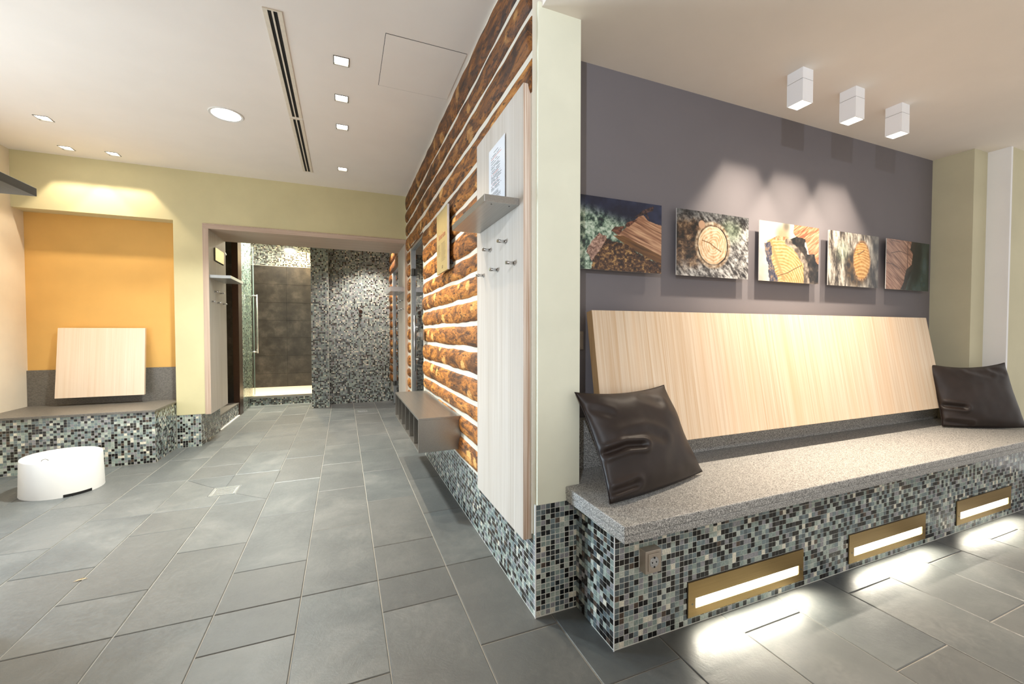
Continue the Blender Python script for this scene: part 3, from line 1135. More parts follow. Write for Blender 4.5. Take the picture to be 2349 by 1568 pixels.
def vnoise(shape_u, shape_v, U, V, su, sv, seed, octaves=4, rough=0.55):
    rs = np.random.RandomState(seed)
    out = np.zeros_like(U)
    amp, tot = 1.0, 0.0
    for o in range(octaves):
        n = 64
        g = rs.rand(n, n)
        x, y = (U * su * 2 ** o) % n, (V * sv * 2 ** o) % n
        x0, y0 = np.floor(x).astype(int), np.floor(y).astype(int)
        fx, fy = x - x0, y - y0
        fx, fy = fx * fx * (3 - 2 * fx), fy * fy * (3 - 2 * fy)
        x1, y1 = (x0 + 1) % n, (y0 + 1) % n
        out += amp * ((g[x0, y0] * (1 - fx) + g[x1, y0] * fx) * (1 - fy) + (g[x0, y1] * (1 - fx) + g[x1, y1] * fx) * fy)
        tot += amp
        amp *= rough
    return out / tot


def sm(a, b, x):
    t_ = np.clip((x - a) / (b - a), 0, 1)
    return t_ * t_ * (3 - 2 * t_)


def lerp(a, b, w):
    return a * (1 - w[..., None]) + b * w[..., None]


def rgb(*c):
    return np.array(c, float)


def pal(x, stops):
    xs = [s_[0] for s_ in stops]
    cs = np.array([s_[1] for s_ in stops], float)
    return np.stack([np.interp(x, xs, cs[:, i]) for i in range(3)], -1)


def segdist(U, V, pts):
    """distance to a polyline; V up"""
    d = np.full_like(U, 9.0)
    for (a, b), (c, e) in zip(pts[:-1], pts[1:]):
        vx, vy = c - a, e - b
        t_ = np.clip(((U - a) * vx + (V - b) * vy) / (vx * vx + vy * vy), 0, 1)
        d = np.minimum(d, np.hypot(U - a - t_ * vx, V - b - t_ * vy))
    return d


def inpoly(U, V, poly):
    r = np.zeros(U.shape, bool)
    n = len(poly)
    for i in range(n):
        x0, y0 = poly[i]
        x1, y1 = poly[(i + 1) % n]
        c_ = ((y0 > V) != (y1 > V)) & (U < (x1 - x0) * (V - y0) / ((y1 - y0) or 1e-9) + x0)
        r ^= c_
    return r


ASP = 0.54 / 0.355


def paint(k, U, V):
    """U 0..1 left to right, V 0..1 bottom to top"""
    N = lambda su, sv, sd, oc=4, ro=0.55: vnoise(0, 0, U * ASP, V, su, sv, sd, oc, ro)
    wob = (N(6, 6, 90 + k) - 0.5) * 0.08
    if k == 0:      # mossy bark above a split wedge of red-brown wood
        n = N(13, 13, 1, 5, 0.75)
        bg = pal(n, [(0.3, (24, 36, 40)), (0.43, (62, 82, 70)), (0.53, (128, 150, 128)), (0.68, (196, 208, 190))])
        sky = pal(N(3, 3, 2), [(0.3, (24, 28, 48)), (0.6, (46, 54, 82)), (0.8, (92, 98, 110))])
        C = lerp(bg, sky, sm(0.62, 0.85, V + 0.25 * (U - 0.5) + wob))
        face = inpoly(U + wob * 0.4, V + wob * 0.4, [(0.48, 0.50), (0.73, 0.80), (0.78, 0.82), (0.84, 0.74), (1.05, 0.68), (1.05, 0.22), (0.5, 0.47)])
        gr = N(3, 60, 4, 3)
        ang = (V - 0.45) + 0.5 * (U - 0.5)
        gr = vnoise(0, 0, U * ASP * 0.6, ang, 6, 60, 5, 3)
        wd = pal(gr, [(0.25, (112, 74, 54)), (0.5, (168, 122, 92)), (0.75, (206, 164, 128))])
        C = np.where(face[..., None], wd, C)
        band = inpoly(U, V, [(0.44, 0.49), (0.56, 0.50), (1.05, 0.24), (1.05, 0.10), (0.62, 0.34)])
        C = np.where(band[..., None], pal(gr, [(0.3, (82, 54, 30)), (0.7, (122, 82, 44))]), C)
        low = inpoly(U + wob, V + wob, [(0.20, 0.0), (0.22, 0.22), (0.34, 0.46), (0.60, 0.36), (1.05, 0.11), (1.05, -0.05), (0.2, -0.05)])
        fib = N(26, 34, 7, 4, 0.75)
        C = np.where(low[..., None], pal(fib, [(0.3, (38, 22, 16)), (0.52, (84, 54, 34)), (0.75, (186, 146, 88))]), C)
        edge = inpoly(U + wob, V + wob, [(0.14, 0.22), (0.20, 0.38), (0.30, 0.52), (0.38, 0.48), (0.30, 0.30), (0.20, 0.10)])
        C = np.where(edge[..., None], pal(fib, [(0.3, (96, 66, 56)), (0.7, (196, 160, 140))]), C)
        br = inpoly(U + wob * 0.5, V + wob * 0.5, [(0.42, 0.56), (0.46, 0.62), (0.62, 0.64), (0.72, 0.76), (0.60, 0.70), (0.50, 0.50)])
        C = np.where(br[..., None], pal(fib, [(0.3, (60, 36, 30)), (0.7, (134, 84, 62))]), C)
        tip = inpoly(U + wob * 0.4, V + wob * 0.4, [(0.66, 0.76), (0.78, 0.90), (0.90, 0.97), (0.89, 0.90), (0.82, 0.86), (0.86, 0.72), (0.80, 0.84)])
        C = np.where(tip[..., None], pal(fib, [(0.3, (24, 22, 26)), (0.7, (92, 66, 62))]), C)
    elif k == 1:    # sawn knot in pale craggy bark
        n = N(8, 10, 11, 5, 0.75)
        st = vnoise(0, 0, (U * ASP + V) * 0.7, V - U * 0.5, 26, 10, 12, 4, 0.7)
        C = pal(n * 0.45 + st * 0.55, [(0.34, (34, 30, 28)), (0.46, (96, 92, 90)), (0.55, (170, 168, 164)), (0.68, (220, 218, 214))])
        dk = sm(0.5, 0.15, np.hypot(U - 0.12, V - 0.5) * 1.0 + wob * 3)
        C = lerp(C, pal(n, [(0.35, (26, 20, 16)), (0.55, (78, 56, 40)), (0.75, (160, 130, 96))]), np.clip(dk * 1.4, 0, 0.95))
        gm = sm(0.30, 0.05, np.hypot((U - 0.74) * 1.2, V - 0.76))
        C = lerp(C, pal(n, [(0.3, (56, 66, 50)), (0.7, (176, 190, 160))]), gm * 0.8)
        dtop = sm(0.80, 1.0, V + wob * 2)
        C = lerp(C, pal(n, [(0.3, (26, 28, 32)), (0.7, (110, 112, 112))]), dtop * 0.7)
        d = np.hypot((U - 0.485) * ASP, (V - 0.50) * 1.03) + wob * 0.35
        C = lerp(C, pal(N(30, 30, 14), [(0.3, (140, 110, 80)), (0.7, (224, 206, 180))]), sm(0.40, 0.345, d) * 0.85)
        C = lerp(C, rgb(40, 26, 16) + 0 * C, sm(0.335, 0.315, d) * (0.4 + 0.6 * sm(0.4, 0.6, N(5, 5, 15))))
        rings = 0.5 + (0.15 + 0.35 * N(4, 4, 17)) * np.sin(d * 130 + 9 * wob / 0.08)
        wd = pal(rings * 0.4 + N(20, 20, 16) * 0.6, [(0.25, (192, 150, 108)), (0.5, (220, 192, 156)), (0.8, (238, 222, 196))])
        C = lerp(C, wd, sm(0.308, 0.298, d))
        cr = segdist(U, V, [(0.34, 0.56), (0.44, 0.53), (0.50, 0.48), (0.60, 0.41)])
        C = lerp(C, rgb(120, 84, 48) + 0 * C, sm(0.010, 0.004, cr))
        kd = np.hypot((U - 0.33) * ASP, V - 0.80)
        C = lerp(C, rgb(186, 150, 122) + 0 * C, sm(0.075, 0.055, kd))
    elif k == 2:    # bright log end with bark rim, more logs behind
        C = pal(N(3, 3, 21), [(0.3, (196, 190, 176)), (0.7, (232, 228, 216))])
        sm1 = sm(0.24, 0.04, np.hypot((U - 0.37) * ASP * 0.9, V - 0.80))
        C = lerp(C, rgb(186, 146, 110) + 0 * C, sm1 * 0.85)
        C = lerp(C, rgb(112, 106, 92) + 0 * C, sm(0.13, 0.02, np.hypot((U - 0.43) * ASP, V - 0.95)) * 0.8)
        o2 = inpoly(U + wob * 0.3, V + wob * 0.3, [(0.56, 1.05), (0.55, 0.86), (0.62, 0.76), (0.78, 0.72), (0.84, 0.46), (1.05, 0.30), (1.05, 1.05)])
        g2 = vnoise(0, 0, U * ASP + V, V - U, 5, 44, 22, 3)
        C = np.where(o2[..., None], pal(g2, [(0.25, (150, 90, 62)), (0.5, (200, 140, 102)), (0.8, (232, 186, 148))]), C)
        dkp = inpoly(U + wob, V + wob, [(0.46, 0.72), (0.60, 0.80), (0.76, 0.78), (0.80, 0.52), (0.94, 0.54), (0.96, 0.38), (1.05, 0.32), (1.05, -0.05), (0.68, -0.05), (0.72, 0.40), (0.58, 0.60)])
        C = np.where(dkp[..., None], pal(N(12, 12, 23), [(0.3, (20, 18, 16)), (0.6, (56, 48, 42)), (0.85, (122, 108, 96))]), C)
        lg = inpoly(U + wob * 0.5, V + wob * 0.5, [(0.12, 0.68), (0.20, 0.72), (0.46, 0.70), (0.62, 0.56), (0.74, 0.34), (0.74, -0.05), (0.22, -0.05)])
        d = np.hypot((U - 0.36) * ASP, V + 0.10)
        rg = 0.5 + (0.1 + 0.4 * N(5, 5, 28)) * np.sin(d * 120 + 6 * wob / 0.08)
        C = np.where(lg[..., None], pal(rg * 0.6 + N(20, 20, 24) * 0.4, [(0.2, (184, 130, 70)), (0.5, (218, 174, 116)), (0.85, (236, 206, 158))]), C)
        ry = segdist(U, V, [(0.18, 0.66), (0.28, 0.36), (0.40, 0.05)])
        C = lerp(C, rgb(196, 142, 92) + 0 * C, sm(0.035, 0.012, ry) * 0.8)
        cr = segdist(U, V, [(0.30, 0.10), (0.46, 0.16), (0.58, 0.24), (0.70, 0.31)])
        C = lerp(C, rgb(96, 62, 34) + 0 * C, sm(0.008, 0.003, cr))
        bk = inpoly(U + wob, V + wob, [(0.06, 0.62), (0.16, 0.66), (0.20, 0.40), (0.30, 0.0), (0.16, -0.05), (0.14, 0.30)])
        C = np.where(bk[..., None], pal(N(30, 24, 25, 4, 0.75), [(0.3, (44, 48, 70)), (0.55, (98, 94, 104)), (0.75, (190, 150, 110))]), C)
        rim = inpoly(U + wob, V + wob, [(0.18, 0.70), (0.30, 0.79), (0.46, 0.76), (0.44, 0.70), (0.24, 0.69)])
        C = np.where(rim[..., None], pal(N(20, 20, 26), [(0.3, (156, 104, 68)), (0.7, (232, 188, 146))]), C)
        rk = segdist(U, V, [(0.48, 0.69), (0.64, 0.54), (0.78, 0.34), (0.80, 0.0)])
        C = lerp(C, pal(N(20, 16, 27), [(0.3, (92, 80, 70)), (0.7, (184, 168, 150))]), sm(0.06, 0.035, rk + wob))
    elif k == 3:    # knot between ridged bark
        n = vnoise(0, 0, U * ASP + (V - 0.5) * 0.15, V, 14, 4, 31, 5, 0.7)
        C = pal(n, [(0.3, (58, 50, 44)), (0.48, (146, 136, 122)), (0.62, (206, 198, 184)), (0.8, (228, 224, 212))])
        gm = sm(0.26, 0.05, np.hypot((U - 0.28) * 1.3, (V - 0.62) * 0.8))
        C = lerp(C, pal(n, [(0.3, (84, 92, 74)), (0.7, (206, 212, 186))]), gm * 0.7)
        rt = sm(0.72, 0.95, U + wob)
        C = lerp(C, pal(N(8, 5, 33), [(0.3, (26, 24, 26)), (0.7, (122, 116, 108))]), rt * 0.85)
        sh = sm(0.42, 0.24, np.hypot((U - 0.56) * ASP * 0.9, V - 0.34) + wob)
        C = lerp(C, pal(N(10, 10, 34), [(0.3, (30, 22, 16)), (0.7, (104, 78, 46))]), sh * 0.95)
        d = np.hypot((U - 0.655) * ASP * 0.98 * 1.28, (V - 0.50) * 0.86)
        C = lerp(C, pal(N(24, 20, 35), [(0.3, (112, 76, 44)), (0.7, (214, 166, 116))]), sm(0.355, 0.315, d + wob * 0.5))
        rg = 0.5 + 0.5 * np.sin((V - 0.5) * 110 + d * 30 + wob * 40)
        wd = pal(rg * 0.45 + N(20, 20, 36) * 0.55, [(0.2, (176, 120, 52)), (0.5, (212, 160, 88)), (0.85, (232, 192, 126))])
        C = lerp(C, wd, sm(0.305, 0.295, d + wob * 0.3))
        cr = segdist(U, V, [(0.56, 0.62), (0.62, 0.64), (0.70, 0.70)])
        C = lerp(C, rgb(100, 64, 30) + 0 * C, sm(0.010, 0.004, cr))
    else:           # red-brown sawn face before a dark green blur
        C = pal(N(3, 2, 41, 3), [(0.3, (20, 28, 28)), (0.6, (48, 66, 62)), (0.85, (74, 92, 98))])
        dkp = inpoly(U + wob, V + wob, [(0.55, 1.05), (0.72, 1.05), (0.64, 0.80), (0.60, 0.45), (0.50, 0.2), (0.42, -0.05), (0.30, -0.05), (0.48, 0.5)])
        C = np.where(dkp[..., None], pal(N(12, 12, 42), [(0.3, (14, 12, 10)), (0.7, (48, 40, 32))]), C)
        fc = inpoly(U + wob * 0.5, V + wob * 0.5, [(-0.05, 1.05), (0.58, 1.05), (0.54, 0.84), (0.60, 0.74), (0.57, 0.52), (0.46, 0.42), (0.40, 0.16), (0.30, -0.05), (-0.05, -0.05)])
        g2 = vnoise(0, 0, U * ASP * 0.8 - V * 0.4, V + U * 0.9, 4, 46, 43, 3)
        C = np.where(fc[..., None], pal(g2, [(0.25, (118, 80, 62)), (0.5, (158, 116, 94)), (0.8, (196, 154, 128))]), C)
        for pts in ([(0.10, 0.72), (0.30, 0.78), (0.52, 0.72)], [(0.0, 0.52), (0.16, 0.50), (0.30, 0.42)], [(0.10, 0.98), (0.30, 0.96)], [(0.48, 0.98), (0.48, 0.44)]):
            C = lerp(C, rgb(66, 42, 34) + 0 * C, sm(0.010, 0.003, segdist(U, V, pts)) * 0.8)
    return np.clip(C, 0, 255) * (1.0, 0.90, 0.84, 0.87, 1.0)[k]


def grid_print(name, o, u, v, w, h, nu, nv, colfn, parent, mat='print'):
    """a flat printed face: colours live in the mesh's own attribute"""
    o, u, v = Vector(o), Vector(u), Vector(v)
    us, vs = np.linspace(0, 1, nu), np.linspace(0, 1, nv)
    U, V = np.meshgrid(us, vs, indexing='ij')
    C = colfn(U, V) / 255.0
    C = np.where(C <= 0.04045, C / 12.92, ((C + 0.055) / 1.055) ** 2.4)
    pts = np.array(o)[None, None] + U[..., None] * np.array(u) * w + V[..., None] * np.array(v) * h
    idx = np.arange(nu * nv).reshape(nu, nv)
    q = np.stack([idx[:-1, :-1], idx[1:, :-1], idx[1:, 1:], idx[:-1, 1:]], -1).reshape(-1, 4)
    me = bpy.data.meshes.new(name)
    me.from_pydata(pts.reshape(-1, 3).tolist(), [], q.tolist())
    at_ = me.attributes.new('pcol', 'FLOAT_COLOR', 'POINT')
    at_.data.foreach_set('color', np.concatenate([C.reshape(-1, 3), np.ones((nu * nv, 1))], 1).astype(np.float32).ravel())
    return link(name, me, parent, mat)


PICS = [(1.013, 1.553, 'photo print of a split reddish log below mossy bark, partly behind the pier'),
        (1.655, 2.194, 'photo print of a round pale sawn knot in craggy grey bark'),
        (2.285, 2.826, 'photo print of a bright log end with ringed wood and dark bark'),
        (2.922, 3.468, 'photo print of an oval orange knot in ridged bark'),
        (3.562, 4.111, 'photo print of a red-brown sawn face before dark green, last by the corner')]
for k, (a, b, lab) in enumerate(PICS):
    pz0, pz1 = 1.506, 1.862
    p = empty('wall_picture', ((a + b) / 2, YG, pz0), lab, 'picture', 'row of wood photographs on the grey wall')
    pn = box('panel', (a, 1.7405, pz0), (b, 1.7445, pz1), 'white_plastic', p)
    grid_print('print', (a, 1.7400, pz0), X3, Z3, b - a, pz1 - pz0, 230, 152, lambda U, V, k=k: paint(k, U, V), pn)
    box('spacer', ((a + b) / 2 - 0.12, 1.7445, pz0 + 0.06), ((a + b) / 2 + 0.12, YG, pz1 - 0.06), 'dark_gap', p)

# ------------------------------------------------------------------ cube lamps on the alcove ceiling
CUBE_CUT = (0.78, 1.95)
for k, x in enumerate((2.130, 2.558, 2.988)):
    lab = ['white cube ceiling lamp nearest the pier', 'middle white cube ceiling lamp of three', 'white cube ceiling lamp nearest the far corner'][k]
    c = empty('cube_lamp', (x + 0.039, 1.44, 2.356), lab, 'lamp', 'white cube lamps above the bench')
    box('cap', (x, 1.40, 2.466), (x + 0.078, 1.48, HR), 'lamp_white', c, 0.001)
    box('joint', (x + 0.002, 1.402, 2.463), (x + 0.076, 1.478, 2.467), 'dark_gap', c)
    bm = bmesh.new()
    w = 0.004
    for lo, hi in xy_frame(x, x + 0.078, 1.40, 1.48, w, 2.356, 2.464):
        bm_box(bm, lo, hi)
    bd_ = finish('body', bm, 'lamp_white', c)
    box('lens', (x + 0.005, 1.405, 2.362), (x + 0.073, 1.475, 2.366), 'glow_warm', bd_)
    square_beam(light('cube_spot', 'SPOT', (x + 0.039, 1.44, 2.353), 90, WARM2, target=(x + 0.039, 1.44, 0), spot_size=math.radians(160), spot_blend=0.1, shadow_soft_size=0.022), *CUBE_CUT, 0.26, 3.2)

# ------------------------------------------------------------------ recessed ceiling lights of the left room
SPOTS = [(0.003, 2.793, 'square recessed ceiling spotlight nearest the camera, beside the slot vent', 42), (0.003, 3.232, 'second square recessed spotlight of the row beside the slot vent', 42),
         (0.006, 3.678, 'third square recessed spotlight of the row beside the slot vent', 42), (0.008, 4.618, 'square recessed spotlight of the row nearest the far wall', 38),
         (-2.144, 4.400, 'square recessed spotlight at the left, farthest from the niche', 26), (-2.303, 5.03, 'left one of two square spotlights above the yellow niche', 18),
         (-1.976, 5.03, 'right one of two square spotlights above the yellow niche', 18)]
for x, y, lab, pw in SPOTS:
    c = empty('ceiling_spotlight', (x, y, HL), lab, 'light', 'square recessed ceiling spotlights')
    r = 0.045
    boxes('frame', xy_frame(x - r, x + r, y - r, y + r, 0.005, HL - 0.003, HL + 0.02), 'steel_dark', c)
    box('lens', (x - 0.040, y - 0.040, HL + 0.008), (x + 0.040, y + 0.040, HL + 0.010), 'glow_warm', c)
    square_beam(light('spot_beam', 'SPOT', (x, y, HL - 0.006), pw * 1.35, WARM, target=(x, y, 0), spot_size=math.radians(160), spot_blend=0.1, shadow_soft_size=0.02), 0.82, 0.86)

rl = empty('round_ceiling_light', (-0.815, 3.80, HL), 'large round white recessed ceiling light left of the slot vent', 'light')
bm = bmesh.new()
seg = 40
for r0, z0, r1, z1 in ((0.114, HL, 0.112, HL - 0.006), (0.112, HL - 0.006, 0.096, HL - 0.004), (0.096, HL - 0.004, 0.094, HL)):
    A_ = [bm.verts.new((-0.815 + r0 * math.cos(2 * math.pi * i / seg), 3.80 + r0 * math.sin(2 * math.pi * i / seg), z0)) for i in range(seg)]
    B_ = [bm.verts.new((-0.815 + r1 * math.cos(2 * math.pi * i / seg), 3.80 + r1 * math.sin(2 * math.pi * i / seg), z1)) for i in range(seg)]
    for i in range(seg):
        bm.faces.new((A_[i], A_[(i + 1) % seg], B_[(i + 1) % seg], B_[i]))
finish('rim', bm, 'white_plastic', rl, 0, True)
cyl('lens', (-0.815, 3.80, HL - 0.003), (-0.815, 3.80, HL), 0.096, 'glow_white', rl, 40)
light('round_beam', 'AREA', (-0.815, 3.80, HL - 0.01), 52, (0.92, 1.0, 0.97), target=(-0.815, 3.80, 0), shape='DISK', size=0.19, spread=math.radians(120))

# slot vents
for k, (y0, y1, lab) in enumerate(((2.482, 3.645, 'near length of the double slot ceiling vent'), (3.668, 4.820, 'far length of the double slot ceiling vent'))):
    c = empty('slot_vent', (-0.325, (y0 + y1) / 2, HL), lab, 'vent', 'slot vents in the ceiling')
    xa, xb = -0.371, -0.281
    z = HL - 0.005
    boxes('frame', xy_frame(xa, xb, y0, y1, 0.022, z, HL, 0.008), 'vent_cream', c)
    box('divider', (xa + 0.040, y0 + 0.008, z), (xa + 0.049, y1 - 0.008, HL), 'vent_cream', c)
    for s0 in (0.022, 0.049):
        box('slot', (xa + s0, y0 + 0.008, HL - 0.0015), (xa + s0 + 0.0185, y1 - 0.008, HL), 'black_void', c)

# ceiling hatch
hx0, hx1, hy0, hy1 = 0.232, 0.70, 2.44, 2.965
hc = empty('ceiling_hatch', (0.45, 2.7, HL), 'flush rectangular access hatch in the ceiling beside the log wall', 'hatch')
box('leaf', (hx0 + 0.003, hy0 + 0.003, HL - 0.0025), (hx1, hy1 - 0.003, HL), 'paint_ceiling', hc, 0.001)
boxes('joint', [((hx0, hy0 + 0.003, HL - 0.001), (hx0 + 0.003, hy1 - 0.003, HL)), ((hx0, hy0, HL - 0.001), (hx1, hy0 + 0.003, HL)), ((hx0, hy1 - 0.003, HL - 0.001), (hx1, hy1, HL))], 'dark_gap', hc)

# ------------------------------------------------------------------ coat rack on the log wall
PX = 0.695
cr_ = empty('coat_rack', (0.715, 1.9, 0.32), 'tall whitewashed wooden coat panel with steel pegs on the log wall', 'coat rack')
ob = box('board', (PX, 1.588, 0.322), (0.737, 2.232, 2.225), ('ash_white', 'ash_edge'), cr_, 0.0012)
for p in ob.data.polygons:
    if abs(p.normal.y) > 0.8:
        p.material_index = 1


def peg(parent, x, y, z, sgn):
    """sgn -1: sticks out to -X"""
    bm = bmesh.new()
    add_cyl(bm, (x, y, z), (x + sgn * 0.005, y, z), 0.0115, 16, 0.0085)
    add_cyl(bm, (x + sgn * 0.004, y, z), (x + sgn * 0.042, y, z), 0.0075, 14)
    add_cyl(bm, (x + sgn * 0.036, y, z + 0.004), (x + sgn * 0.036, y, z + 0.012), 0.0014, 8)
    o = finish('peg', bm, 'chrome', parent)
    for p in o.data.polygons:
        p.use_smooth = len(p.vertices) == 4
    return o


for y, z in ((1.79, 1.614), (2.005, 1.614), (1.683, 1.50), (1.898, 1.50), (2.114, 1.50)):
    peg(ob, PX, y, z, -1)


def shelf(lab, lo, hi, mat, screws=None):
    s_ = empty('wall_shelf', ((lo[0] + hi[0]) / 2, (lo[1] + hi[1]) / 2, lo[2]), lab, 'shelf', 'small steel wall shelves')
    sb_ = box('board', lo, hi, mat, s_, 0.0015)
    if screws:
        for p in screws:
            cyl('screw', (p[0], p[1], lo[2] - 0.001), (p[0], p[1], lo[2] + 0.002), 0.003, 'black_void', sb_, 8)
    return s_


shelf('brushed steel shelf on the tall coat panel below the laminated notice', (0.540, 1.632, 1.736), (PX, 2.178, 1.766), 'steel', [(0.58, 1.66), (0.66, 1.66)])

# laminated notice leaning on the panel
nt = empty('notice_sheet', (0.69, 1.9, 1.768), 'laminated white notice with printed lines leaning on the coat panel', 'notice')


def notice_col(U, V):
    C = np.ones(U.shape + (3,)) * rgb(222, 226, 232)
    rs = np.random.RandomState(3)
    y = 0.925
    line = 0
    while y > 0.03:
        y0 = y - 0.0085
        head = line == 0
        xs, xe = (0.33, 0.62) if head else (0.14, 0.14 + rs.uniform(0.45, 0.70))
        m_ = (V < y) & (V > y0) & (U > xs) & (U < xe)
        tx = vnoise(0, 0, U, V * 0, 22, 1, 50 + line, 2) > 0.30
        colr = rgb(196, 110, 100) if line in (3, 12, 19, 22) else rgb(74, 78, 88)
        C = np.where((m_ & tx)[..., None], colr * 0.8 + 40, C)
        y -= 0.0185 if rs.rand() > 0.25 else 0.034
        if head:
            y -= 0.02
        line += 1
    return C


box('sheet', (0.6885, 1.785, 1.768), (0.6895, 2.008, 2.104), 'paper', nt)
grid_print('print', (0.6882, 2.004, 1.770), NY, Z3, 0.215, 0.330, 110, 200, notice_col, nt)

# sauna sign board on the logs
sg = empty('sign_board', (0.68, 3.02, 1.64), 'pale wooden information board on the log wall beside the steel shelf', 'sign')
SY0, SY1, SZ0, SZ1, SX = 2.845, 3.195, 1.635, 2.085, 0.672
sbd = box('board', (SX, SY0, SZ0), (SX + 0.012, SY1, SZ1), 'sign_paper', sg, 0.001)
box('edge', (SX - 0.0005, SY0 - 0.004, SZ0), (SX + 0.013, SY0, SZ1), 'paper', sg)
boxes('spacer', [((SX + 0.012, SY0 + 0.05, SZ0 + 0.05), (XW, SY0 + 0.08, SZ0 + 0.08)), ((SX + 0.012, SY1 - 0.08, SZ1 - 0.08), (XW, SY1 - 0.05, SZ1 - 0.05))], 'dark_gap', sg)


def text(name, body, size, loc, mat, parent, rot, align='CENTER'):
    cu = bpy.data.curves.new(name, 'FONT')
    cu.body = body
    cu.size = size
    cu.align_x = align
    cu.extrude = 0.0004
    tmp = bpy.data.objects.new(name, cu)
    COL.objects.link(tmp)
    bpy.context.view_layer.update()
    me = bpy.data.meshes.new_from_object(tmp.evaluated_get(bpy.context.evaluated_depsgraph_get()))
    bpy.data.objects.remove(tmp)
    me.materials.clear()
    M = Matrix.Translation(loc) @ rot
    me.transform(M)
    return link(name, me, parent, mat)


ROT_LOG = Matrix(((0, 0, -1, 0), (-1, 0, 0, 0), (0, 1, 0, 0), (0, 0, 0, 1)))
text('title', 'Sanarium', 0.062, (SX - 0.0008, 3.02, 1.885), 'ink_red', sbd, ROT_LOG)
bm = bmesh.new()
rs = random.Random(5)
for c_, (ya, yb2) in enumerate(((3.165, 3.065), (3.035, 2.905))):
    for r_ in range(14 if c_ else 9):
        z = 1.845 - r_ * 0.0098
        bm_box(bm, (SX - 0.0008, yb2 + rs.uniform(0, 0.03), z), (SX - 0.0002, ya, z + 0.0032))
finish('text_lines', bm, 'sign_text', sbd)
bm = bmesh.new()
for a in range(10):
    t0, t1 = math.pi * (1 + a / 10), math.pi * (1 + (a + 1) / 10)
    add_cyl(bm, (SX - 0.0006, 3.01 - 0.018 * math.cos(t0), 1.685 + 0.018 * math.sin(t0)), (SX - 0.0006, 3.01 - 0.018 * math.cos(t1), 1.685 + 0.018 * math.sin(t1)), 0.0025, 6)
finish('mark', bm, 'sign_text', sbd)

# shoe rack box on the log wall
sr = empty('shoe_rack', (0.60, 3.34, 0.415), 'brushed steel wall-hung shoe rack with open compartments below the sign', 'shoe rack')
rx0, rx1, ry0, ry1, rz0, rz1 = 0.443, XW - 0.001, 2.700, 3.985, 0.416, 0.640
tk = 0.012
box('top', (rx0, ry0, rz1 - 0.014), (rx1, ry1, rz1), 'steel', sr, 0.001)
box('bottom', (rx0, ry0, rz0), (rx1, ry1, rz0 + tk), 'steel', sr, 0.001)
box('side', (rx0, ry0, rz0 + tk), (rx1, ry0 + tk, rz1 - 0.014), 'steel', sr)
box('side', (rx0, ry1 - tk, rz0 + tk), (rx1, ry1, rz1 - 0.014), 'steel', sr)
for k in range(1, 6):
    yy = ry0 + (ry1 - ry0) * k / 6
    box('divider', (rx0 + 0.004, yy - 0.005, rz0 + tk), (rx1, yy + 0.005, rz1 - 0.014), 'steel', sr)
box('back', (0.675, ry0 + tk, rz0 + tk), (0.68, ry1 - tk, rz1 - 0.014), 'steel_dark', sr)
cyl('foot', (0.52, 2.76, rz0 - 0.01), (0.52, 2.76, rz0), 0.01, 'black_void', sr, 12)

# ------------------------------------------------------------------ niche bench
nb = empty('niche_bench', (-2.2, 5.1, 0), 'built-in bench of blue-grey mosaic with dark stone seat in the yellow niche', 'bench')
NX0, NX1, NY0, NZ = XL + 0.001, -1.606, 4.742, 0.489
box('base', (NX0, NY0 + 0.004, 0.0), (NX1 - 0.004, 5.414, NZ - 0.018), 'grout_light', nb)
box('seat_slab', (NX0, NY0 - 0.014, NZ - 0.019), (NX1 + 0.005, 5.414, NZ), 'basalt', nb, 0.002)
box('upstand', (NX0, 5.395, NZ), (-1.602, 5.414, 0.832), 'basalt', nb)
mo = Mosaic(nb)
mo.field((NX0, NY0 + 0.004, 0.003), X3, Z3, 1.190, 0.464, seed=31)
mo.field((NX1 - 0.004, NY0 + 0.006, 0.003), Y3, Z3, 0.505, 0.464, seed=32)
mo.build(0)
# small backrest
b2 = empty('backrest_board', (-2.2, 5.3, 0.57), 'small square pale wooden backrest leaning in the yellow niche', 'backrest')
bm = bmesh.new()
p_ = [(-2.545, 5.347, 1.238), (-1.877, 5.347, 1.238), (-1.868, 5.270, 0.568), (-2.545, 5.270, 0.568)]
q_ = [(a, b + 0.03, c + 0.002) for a, b, c in p_]
A_ = [bm.verts.new(p) for p in p_]
B_ = [bm.verts.new(p) for p in q_]
bm.faces.new(A_)
bm.faces.new(B_[::-1])
for i in range(4):
    bm.faces.new((A_[i], A_[(i + 1) % 4], B_[(i + 1) % 4], B_[i]))
finish('board', bm, 'larch_pale', b2, 0.001)
for xx in (-2.40, -2.05):
    prism('batten', [(5.365, 1.10), (5.414, 1.10), (5.414, 0.84), (5.345, 0.84)], 0, xx, xx + 0.04, 'larch_end', b2)

